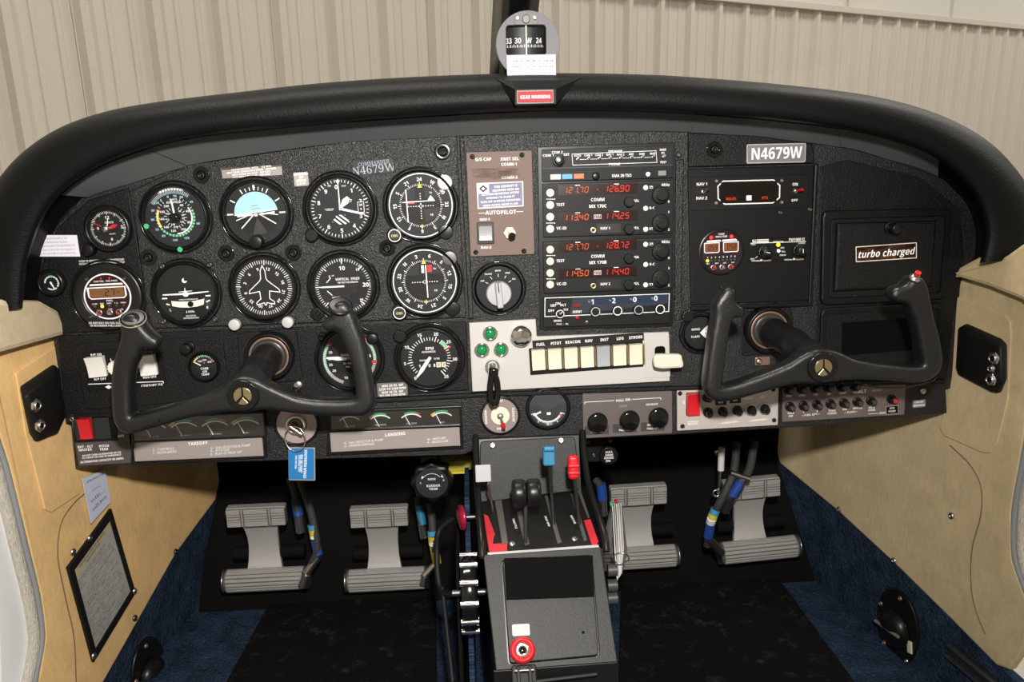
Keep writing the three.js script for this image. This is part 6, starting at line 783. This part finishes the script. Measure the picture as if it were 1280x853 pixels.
{ // checklist cards
  const g = thing(ZF(0), 'checklist_cards', 'bundle of laminated checklist cards on a wire ring wedged beside the pedestal', 'cards', ZP(780, 700, 0.02)); const P = (u, v, z) => ZP(u, v, z).sub(g.position);
  const cm = [std(lin(0.55, 0.54, 0.52), 0.4), std(lin(0.42, 0.42, 0.42), 0.35), std(lin(0.62, 0.6, 0.56), 0.45)];
  for (let i = 0; i < 5; i++) { const o = i * 2.6; add(g, 'card', hull([P(765 + o, 629, -0.02), P(766.2 + o, 629, -0.02), P(768 + o, 688 - i, 0.03), P(769.6 + o, 688 - i, 0.03), P(771 + o * 0.5, 726 - i * 2, 0.05), P(772 + o * 0.5, 726 - i * 2, 0.05), P(767 + o, 629, -0.06), P(774 + o, 690, -0.04)]), cm[i % 3]); }
  add(g, 'clear_cover', hull([P(764, 630, -0.02), P(757, 662, 0.03), P(758, 686, 0.05), P(766, 700, 0.04), P(765.4, 640, 0.0), P(757.5, 664, 0.028)]), std(lin(0.09, 0.1, 0.11), 0.15)); add(g, 'green_tab', rbox(0.004, 0.004, 0.006, 0.0008), M.green, ...P(764, 630, -0.018).toArray()); add(g, 'red_tab', rbox(0.004, 0.004, 0.006, 0.0008), M.red, ...P(770, 627, -0.018).toArray());
  const rp = []; for (let i = 0; i < 20; i++) { const a = i / 20 * Math.PI * 2; rp.push(P(776 + 10 * Math.cos(a), 698 + 6.5 * Math.sin(a), 0.045 + 0.01 * Math.sin(a))); } add(g, 'wire_ring', new THREE.TubeGeometry(new THREE.CatmullRomCurve3(rp, true), 50, 0.0008, 6), M.steel);
  const st = thing(ZF(0), 'pedestal_switch', 'pair of small black rollers on the far side of the pedestal', 'switch', ZP(766, 735, 0.13)); for (const v of [713, 732, 748]) { const p = ZP(766, v, 0.13).sub(st.position); add(st, 'roller', rod(V(-0.006, 0, 0), V(0.005, 0, 0), 0.007, 0.007, 16), std(lin(0.05), 0.4), p.x, p.y, p.z); }
}
// ---------------------------------------------------------------- rudder pedals
{
  const buildPedal = (label, u, v, roll, arm) => {
    const F = ZF(-0.22), c = F.at(u, v); const g = thing(F, 'rudder_pedal', label, 'pedal', V(c.x, c.y, 0), roll);
    const hw = 0.064, bar = lat([[0, -hw], [0.0165, -hw], [0.0178, -hw + 0.002], [0.0178, hw - 0.002], [0.0165, hw], [0, hw]], 28).rotateY(Math.PI / 2); const b = add(g, 'foot_bar', bar, M.castGrooveShade);
    for (let i = -2; i <= 4; i++) { const a = i * 0.36 + 0.1, big = i === -2 || i >= 3; add(b, 'ridge', rbox(hw * 2 - 0.008, big ? 0.0058 : 0.0046, 0.004, 0.001), M.cast, 0, Math.sin(a) * 0.0172, Math.cos(a) * 0.0172, -a); }
    for (const s of [-1, 1]) add(b, 'end_cap', disc(0.0184, 0.003, 0.001).rotateY(Math.PI / 2), M.steel, s * hw - (s > 0 ? 0 : 0.003), 0, 0);
    const pl = new THREE.BoxGeometry(1, 1, 0.008, 12, 18, 1), pp = pl.attributes.position; for (let i = 0; i < pp.count; i++) { const t = pp.getY(i) + 0.5, w = 0.0235 + 0.0055 * Math.pow(Math.abs(t * 2 - 1), 2); pp.setXYZ(i, pp.getX(i) * 2 * w, 0.008 + 0.094 * t, pp.getZ(i) - 0.011 * Math.sin(t * Math.PI)); } pl.computeVertexNormals();
    add(g, 'arm_plate', pl, M.cast, arm, 0, -0.006);
    const t = add(g, 'toe_pad', rbox(0.091, 0.032, 0.018, 0.004, 3), M.castGrooveShade, arm - 0.001, 0.113, 0.0);
    for (const y of [-0.0105, -0.0045, -0.0002, 0.0041, 0.0105]) for (const [x, w] of [[-0.034, 0.021], [0, 0.036], [0.034, 0.021]]) add(t, 'ridge', rbox(w, Math.abs(y) > 0.008 ? 0.0075 : 0.0031, 0.0034, 0.0009), M.cast, x, y, 0.0094);
    for (const x of [-0.021, 0.021]) add(t, 'cross_ridge', rbox(0.0022, 0.029, 0.0032, 0.0008), M.cast, x, 0, 0.0094); add(t, 'pad_rim', rbox(0.091, 0.008, 0.016, 0.003), M.cast, 0, 0.0125, 0);
    add(g, 'pivot', rod(V(-0.05, 0.035, -0.024), V(0.062, 0.035, -0.024), 0.011, 0.011, 18), M.blackMatt, arm, 0, 0);
    return g;
  };
  buildPedal('silver rudder pedal nearest the left carpeted wall', 333, 724, 0.0, -0.002); buildPedal('silver rudder pedal under the rudder trim knob', 484, 724, 0.0, -0.004); buildPedal('silver rudder pedal partly behind the checklist cards', 797, 697, 0.02, 0.001); buildPedal('silver rudder pedal with scratched plate behind crossing hoses', 948, 687, 0.06, -0.012);
  // brake hoses
  const hose = (name, label, pts, parts) => { const g = thing(ZF(0), name, label, 'hose', ZP(...pts[0])); const P = (p) => ZP(...p).sub(g.position); add(g, 'hose', tube(pts.map(P), 0.0062, 50, 12), M.hose); for (const [nm, a, b, r, m] of parts) add(g, nm, rod(P(a), P(b), r), m); return g; };
  const bandY = M.yellow, white = M.whitePrint, bl = M.hoseBlue, cy = std(lin(0.05, 0.3, 0.5), 0.5);
  hose('brake_hose', 'brake hose with blue and yellow bands beside the pedal under the key tag', [[375, 600, -0.24], [383, 622, -0.22], [391, 650, -0.21], [396, 690, -0.2], [390, 705, -0.2]], [['blue_band', [390, 656, -0.208], [391.5, 662, -0.207], 0.0072, cy], ['yellow_band', [391.5, 662, -0.207], [393, 669, -0.206], 0.0072, bandY], ['white_band', [393, 669, -0.206], [393.6, 673, -0.205], 0.0072, white], ['blue_sleeve', [394, 676, -0.205], [398, 694, -0.2], 0.0072, bl], ['elbow_fitting', [398, 696, -0.2], [383, 717, -0.198], 0.0062, M.steel], ['square_fitting', [383, 718, -0.197], [378, 733, -0.196], 0.0075, M.steel]]);
  hose('brake_hose', 'short brake hose with a blue collar hanging left of a longer banded hose', [[362, 598, -0.25], [368, 615, -0.24], [372, 640, -0.23], [375, 655, -0.23]], [['blue_sleeve', [370, 624, -0.238], [373, 645, -0.23], 0.0082, bl], ['hex_fitting', [373, 646, -0.23], [376, 665, -0.23], 0.0074, M.steel]]);
  hose('brake_hose', 'brake hose with a yellow sleeve below the rudder trim knob', [[537, 630, -0.22], [540, 650, -0.21], [541, 668, -0.2], [545, 705, -0.2]], [['blue_band', [540, 664, -0.202], [540.6, 670, -0.2], 0.0074, cy], ['yellow_band', [540.6, 670, -0.2], [541.4, 676, -0.2], 0.0074, bandY], ['white_band', [541.4, 676, -0.2], [542, 681, -0.2], 0.0074, white], ['yellow_sleeve', [542.5, 682, -0.2], [546, 704, -0.2], 0.0072, bandY], ['elbow_fitting', [545, 705, -0.2], [531, 720, -0.198], 0.0062, M.steel], ['square_fitting', [531, 720, -0.198], [529, 731, -0.197], 0.0065, M.steel]]);
  hose('brake_hose', 'short brake hose with a blue collar left of the yellow-sleeved hose', [[522, 622, -0.23], [524, 635, -0.22], [527, 655, -0.21]], [['blue_sleeve', [524, 632, -0.22], [528, 656, -0.21], 0.0068, M.blue], ['hex_fitting', [527, 655, -0.21], [530, 672, -0.21], 0.006, M.steel]]);
  hose('brake_hose', 'short brake hose with a blue collar beside the parking brake knob', [[745, 600, -0.18], [750, 608, -0.18], [753, 630, -0.18]], [['blue_sleeve', [751, 605, -0.18], [753, 624, -0.18], 0.0076, bl], ['hex_fitting', [753, 625, -0.18], [754, 644, -0.18], 0.0066, M.steel]]);
  hose('brake_hose', 'thick braided hose with blue and yellow bands crossing the scratched pedal', [[921, 555, -0.2], [917, 590, -0.17], [908, 612, -0.16], [894, 640, -0.16], [887, 665, -0.17], [884, 682, -0.18]], [['cyan_band', [894.5, 637, -0.16], [892, 643, -0.16], 0.0074, cy], ['yellow_band', [892, 643, -0.16], [890, 648, -0.16], 0.0074, bandY], ['white_band', [890, 648, -0.16], [888.5, 653, -0.165], 0.0074, white], ['blue_sleeve', [888, 655, -0.165], [885, 671, -0.17], 0.0072, bl], ['elbow_fitting', [884, 673, -0.175], [902, 692, -0.18], 0.0066, M.darkSteel]]);
  hose('brake_hose', 'braided hose with a blue collar running beside the banded crossing hose', [[943, 553, -0.2], [936, 588, -0.17], [925, 604, -0.16], [914, 618, -0.16], [906, 640, -0.17]], [['blue_sleeve', [926, 603, -0.158], [915, 620, -0.158], 0.0074, bl], ['hex_fitting', [914, 621, -0.16], [906, 640, -0.165], 0.0066, M.darkSteel], ['clamp', [913, 591, -0.162], [937, 599, -0.16], 0.0044, M.steel]]);
  const rg = thing(ZF(0), 'linkage_rod', 'white linkage rod end with a steel push rod beside the crossing hoses', 'rod', ZP(899, 575, -0.22)); const P = (p) => ZP(...p).sub(rg.position); add(rg, 'rod_end', rod(P([902, 560, -0.22]), P([901, 588, -0.22]), 0.0052), M.white); add(rg, 'push_rod', rod(P([900, 588, -0.22]), P([898, 618, -0.22]), 0.0028), M.steel); add(rg, 'rod_eye', ring(0.0075, 0.004, 0.004), M.steel, ...P([895, 616, -0.22]).toArray()); add(rg, 'bolt', disc(0.004, 0.004), M.brass, ...P([895, 565, -0.21]).toArray());
}
{ // rudder trim and parking brake knobs
  const c = ZP(540, 604, -0.06), g = thing(ZF(0), 'rudder_trim_knob', 'big scalloped black knob lettered RUDDER TRIM under the panel', 'knob', c, 0);
  const S = new THREE.Shape(); for (let i = 0; i <= 96; i++) { const a = i / 96 * Math.PI * 2, r = 0.0275 + 0.0018 * Math.cos(a * 8); i ? S.lineTo(r * Math.cos(a), r * Math.sin(a)) : S.moveTo(r, 0); }
  add(g, 'knob_body', ext(S, 0.02, 0.004), M.black, 0, 0, -0.02); add(g, 'knob_face', unitUV(disc(0.0218, 0.0015, 0.0004, 40)), std(0xffffff, 0.4, 0, { map: canvasTex(220, 220, (x) => { x.fillStyle = '#2c2d30'; x.fillRect(0, 0, 220, 220); const T = pen(x, (a, b) => [a, b]); x.strokeStyle = '#ddd'; x.lineWidth = 4; x.beginPath(); x.arc(110, 110, 72, -2.5, -0.65); x.stroke(); T.poly([[58, 62], [40, 78], [44, 52]]); T.poly([[170, 62], [190, 74], [182, 50]]); T.t('NOSE', 110, 78, 21); T.t('RUDDER', 118, 128, 24); T.t('TRIM', 118, 152, 24); T.t('L', 34, 102, 18); T.t('R', 190, 90, 18); }) })); add(g, 'shaft', rod(V(0, 0, -0.02), V(0, 0.01, -0.18), 0.008), M.blackMatt);
  const b = ZP(761, 570, -0.045), pb = thing(ZF(0), 'parking_brake_knob', 'round black knob lettered PULL PARK BRAKE ON', 'knob', b); add(pb, 'knob_body', lat([[0, -0.012], [0.01, -0.012], [0.0125, -0.004], [0.0125, 0], [0.0115, 0.0015], [0, 0.0015]], 32), M.black); add(pb, 'knob_face', unitUV(new THREE.CircleGeometry(0.0114, 32)), std(0xffffff, 0.4, 0, { map: canvasTex(160, 160, (x) => { x.fillStyle = '#0d0d0e'; x.fillRect(0, 0, 160, 160); const T = pen(x, (a, c2) => [a, c2]); T.t('PULL', 80, 38, 30, { rot: -0.1 }); T.t('PARK', 82, 68, 30); T.t('BRAKE', 80, 96, 30); T.t('ON', 72, 126, 30); }) }), 0, 0, 0.0018); add(pb, 'shaft', rod(V(0, 0, -0.01), V(-0.006, 0.006, -0.06), 0.005), M.darkSteel);
  const br = thing(ZF(0), 'brake_bracket', 'black sheet metal bracket holding the parking brake knob', 'bracket', ZP(745, 563, -0.06)); add(br, 'plate', rbox(0.036, 0.034, 0.01, 0.0015), M.plate, 0, 0, -0.004); for (const [u, v] of [[735, 553], [762, 551], [742, 569]]) { const p = ZP(u, v, -0.059).sub(br.position); add(br, 'screw', screwGeo(0.003), M.darkSteel, p.x, p.y, 0.001); }
  const yb = thing(ZF(0), 'yellow_bracket', 'yellow-green primed metal bracket behind the rudder trim knob', 'bracket', ZP(567, 579, -0.1)); add(yb, 'channel', rbox(0.045, 0.014, 0.02, 0.001), M.olive, 0.004, 0, 0); add(yb, 'tab', rbox(0.022, 0.008, 0.02, 0.001), M.olive, -0.034, 0.003, 0); add(yb, 'flange', rbox(0.03, 0.003, 0.026, 0.0008), M.yellow, 0.006, -0.008, 0.004); add(yb, 'rivet', dome(0.003, 0.002), M.copper, -0.008, 0.001, 0.0102);
}
// ---------------------------------------------------------------- floor mats
{
  const mat = (label, pts) => { const P = px(GF, pts, 0.004); const cx = P.reduce((s, p) => s + p[0], 0) / P.length, cy = P.reduce((s, p) => s + p[1], 0) / P.length; const g = thing(GF, 'floor_mat', label, 'floor mat', V(cx, cy, 0), 0, 'black floor mats'); add(g, 'mat', metreUV(ext(shapeOf(P.map((p) => [p[0] - cx, p[1] - cy])), 0.006, 0.002), 0.25), M.mat); };
  mat('plain black rubber floor mat below the two pilot-side pedals', [[338, 752], [346, 746], [530, 742], [545, 748], [547, 900], [255, 905]]);
  mat('dusty black rubber floor mat below the right-hand pedals', [[776, 730], [790, 722], [940, 710], [966, 714], [1070, 855], [1105, 905], [772, 905]]);
}
// ---------------------------------------------------------------- things on the side walls
const wallThing = (F, name, label, cat, u, v, group) => { const c = F.at(u, v, 0.0048); const g = thing(F, name, label, cat, V(c.x, c.y, 0.0), 0, group); return g; };
function jackBox(F, label, out, inn, depth, jacks) {
  const g = wallThing(F, 'headset_jack_box', label, 'jack box', out[0][0], out[0][1], 'headset jack boxes');
  const A = out.map(([u, v]) => { const p = g.loc(u, v, 0.004); p.z = 0.003; return p; }), B = inn.map(([u, v, d = depth]) => { const p = g.loc(u, v, d); p.z = d; return p; });
  const mid = A.reduce((s, p) => s.add(p), V(0, 0, 0)).multiplyScalar(1 / A.length);
  add(g, 'housing', roundHull([...A.map((p) => p.clone().lerp(mid, 0.12).setZ(0.005)), ...B.map((p) => p.clone().lerp(mid, 0.1).setZ(depth - 0.0045))], 0.0045), M.rubber);
  for (const [u, v, r, d, tilt] of jacks) { const p = g.loc(u, v, d); const n = new THREE.Shape(); for (let i = 0; i < 6; i++) { const a = i * Math.PI / 3 + 0.3; i ? n.lineTo(r * Math.cos(a), r * Math.sin(a)) : n.moveTo(r * Math.cos(a), r * Math.sin(a)); } const h = add(g, 'jack_nut', ext(n, 0.003, 0.0008), M.steel, p.x, p.y, d, 0, tilt, 0); add(h, 'jack_ring', ring(r * 0.7, r * 0.42, 0.003), M.steel, 0, 0, 0.002); add(h, 'jack_hole', disc(r * 0.42, 0.0004), M.felt, 0, 0, 0.0032); }
}
jackBox(LF, 'black headset jack box with two sockets on the left wall', [[25, 483], [66, 455], [72, 462], [81, 500], [82, 512], [68, 543], [43, 553], [38, 545]], [[34, 495], [66, 470], [74, 505], [62, 532], [46, 538]], 0.017, [[43.5, 507, 0.0078, 0.0172, 0], [48.5, 532, 0.0078, 0.0165, 0]]);
jackBox(RF, 'black headset jack box with three sockets on the right wall', [[1200, 408], [1207, 404], [1252, 424], [1258, 430], [1258, 475], [1251, 492], [1244, 491], [1200, 468], [1197, 460]], [[1226, 424], [1250, 434], [1251, 478], [1228, 470], [1212, 420], [1212, 455]], 0.017, [[1243.5, 448, 0.0078, 0.0172, 0], [1241, 461, 0.005, 0.0172, 0], [1240, 474.5, 0.0078, 0.0172, 0]]);
{ // paper card and certificate pouch
  const w = (g, u, v, z) => { const p = g.loc(u, v, z); p.z = z; return p; };
  let g = wallThing(LF, 'compliance_card', 'white card with blue handwriting tucked under the panel on the left wall', 'card', 121, 620);
  const q = [[103.5, 598.5], [131.5, 587], [138.5, 628], [114.5, 654.5]].map((p) => w(g, ...p, 0.0062));
  const t1 = canvasTex(260, 420, (x) => { x.fillStyle = '#c9cde0'; x.fillRect(0, 0, 260, 420); const T = pen(x, (a, b) => [a, b]), o = { c: '#4a4f8c', rot: -0.03 }; T.t('STBD MAGS ADJ', 130, 45, 26, o); T.t('COMPASS', 120, 150, 22, { c: '#7a7ea8' }); T.t('131', 120, 230, 40, { c: '#2c2f3a', f: SERIF }); T.line(40, 250, 220, 236, 3, '#4a4f8c'); T.t('25 NOV', 150, 310, 40, { c: '#2c2f3a', f: SERIF }); T.line(40, 335, 230, 318, 3, '#4a4f8c'); T.t('INSP', 60, 235, 20, o); T.t('DATE', 60, 320, 20, o); });
  add(g, 'card_sheet', quadGrid(...q, 4), std(0xffffff, 0.6, 0, { map: t1, side: THREE.DoubleSide })); add(g, 'card_back', hull([...q.map((p) => p.clone().setZ(0.006)), ...q.map((p) => p.clone().setZ(0.0048))]), std(lin(0.5, 0.52, 0.65), 0.6));
  g = wallThing(LF, 'certificate_pouch', 'clear pouch of aircraft papers in a black frame with snap studs on the left wall', 'pouch', 128, 733);
  const Q = [[85, 710], [139, 636], [169.5, 741], [117, 828]].map((p) => w(g, ...p, 0.004)), cen = Q[0].clone().add(Q[1]).add(Q[2]).add(Q[3]).multiplyScalar(0.25), inset = Q.map((p) => p.clone().lerp(cen, 0.13));
  const fr = shapeOf(Q); fr.holes.push(new THREE.Path(inset.map((p) => new THREE.Vector2(p.x, p.y)))); add(g, 'frame', ext(fr, 0.005, 0.0015), M.rubber, 0, 0, 0.0002);
  const t2 = canvasTex(300, 420, (x) => { x.fillStyle = '#a9a8a2'; x.fillRect(0, 0, 300, 420); const T = pen(x, (a, b) => [a, b]); x.fillStyle = '#b5a98a'; x.fillRect(0, 20, 300, 40); T.t('UNITED STATES OF AMERICA', 150, 30, 15, { c: '#4e4a40' }); T.t('REGISTRATION', 150, 48, 15, { c: '#4e4a40' }); for (let i = 0; i < 24; i++) { const y = 80 + i * 14; let X = 20; while (X < 280) { const l = 8 + rnd() * 26; if (rnd() < 0.75) T.line(X, y, Math.min(280, X + l), y, i % 5 === 0 ? 5 : 3, '#6a6966'); X += l + 6; } } });
  add(g, 'papers', quadGrid(...inset.map((p) => p.clone().setZ(0.002)), 4), std(0xffffff, 0.6, 0, { map: t2 }));
  const wav = quadGrid(...inset.map((p) => p.clone().setZ(0.004)), 14); const wp = wav.attributes.position; for (let i = 0; i < wp.count; i++) wp.setZ(i, 0.0034 + 0.0006 * Math.sin(wp.getX(i) * 160 + wp.getY(i) * 60) + 0.0004 * Math.sin(wp.getY(i) * 130)); wav.computeVertexNormals(); add(g, 'clear_sheet', wav, new THREE.MeshPhysicalMaterial({ color: 0xffffff, transmission: 1, thickness: 0, roughness: 0.12, ior: 1.45 }));
  for (const [u, v] of [[112, 673], [91, 690], [168, 739], [117, 820]]) { const p = w(g, u, v, 0.005); add(g, 'snap_stud', dome(0.0042, 0.003), M.steel, p.x, p.y, 0.005); }
}
function vent(F, label, u, v, w, h, roll, blade) {
  const c = F.at(u, v, 0.006); const g = thing(F, 'air_vent', label, 'vent', V(c.x, c.y, -0.002), roll, 'cabin air vents');
  const S = new THREE.Shape(); S.absellipse(0, 0, w, h, 0, Math.PI * 2); add(g, 'bezel', ext(S, 0.005, 0.002, 40), M.black);
  const d = lat([[0, 0], [0.028, 0], [0.028, 0.004], [0.0245, 0.01], [0.016, 0.014], [0, 0.0155]], 36); add(g, 'dome', d, M.gloss, 0, -h * 0.1, 0.004);
  add(g, 'shutter', new THREE.SphereGeometry(0.0265, 24, 12, 0, Math.PI, 0, Math.PI / 2).scale(1, 0.9, 0.62), M.black, 0, -h * 0.02, 0.008, 0, 0, blade); add(g, 'shutter_lip', rbox(0.05, 0.004, 0.004, 0.001), std(lin(0.2, 0.18, 0.13), 0.5), 0, -h * 0.03, 0.021, 0, 0, blade);
  for (const [x, y, m] of [[0.1, 0.82, M.copper], [-0.8, 0.3, M.copper], [-0.5, -0.72, M.copper], [0.62, -0.72, M.steel]]) add(g, 'screw', screwGeo(0.0036), m, x * w, y * h, 0.005);
  const k = add(g, 'hub_nut', ring(0.0085, 0.003, 0.005), M.darkSteel, -w * 0.62, -h * 0.06, 0.005); add(k, 'hub_pin', dome(0.0034, 0.004), M.steel, 0, 0, 0.003); add(g, 'tab', rbox(0.009, 0.018, 0.003, 0.0014), std(lin(0.6, 0.58, 0.45), 0.5), w * 0.72, -h * 0.28, 0.006, 0, 0, 0.15);
}
vent(RF, 'oval black air vent on the right carpeted wall', 1118, 783, 0.042, 0.056, 0.05, 0.05);
vent(LF, 'oval black air vent on the left carpeted wall', 190, 842, 0.042, 0.056, 0.1, -0.3);
{ const c = RF.at(1222, 836, 0.0); const g = thing(RF, 'sill_strip', 'worn aluminium channel strip on the right carpeted wall', 'strip', V(c.x, c.y, -0.002)); const a = g.loc(1190, 812, 0), b = g.loc(1250, 862, 0); const d = b.clone().sub(a), an = Math.atan2(d.y, d.x), L = d.length(); const s = add(g, 'channel', rbox(L, 0.022, 0.006, 0.0015), M.darkSteel, (a.x + b.x) / 2, (a.y + b.y) / 2, 0.003, 0, 0, an); for (const y of [-0.008, 0.008]) add(s, 'rail', rbox(L, 0.004, 0.006, 0.001), M.steel, 0, y, 0.004); }
renderer.render(scene, camera);
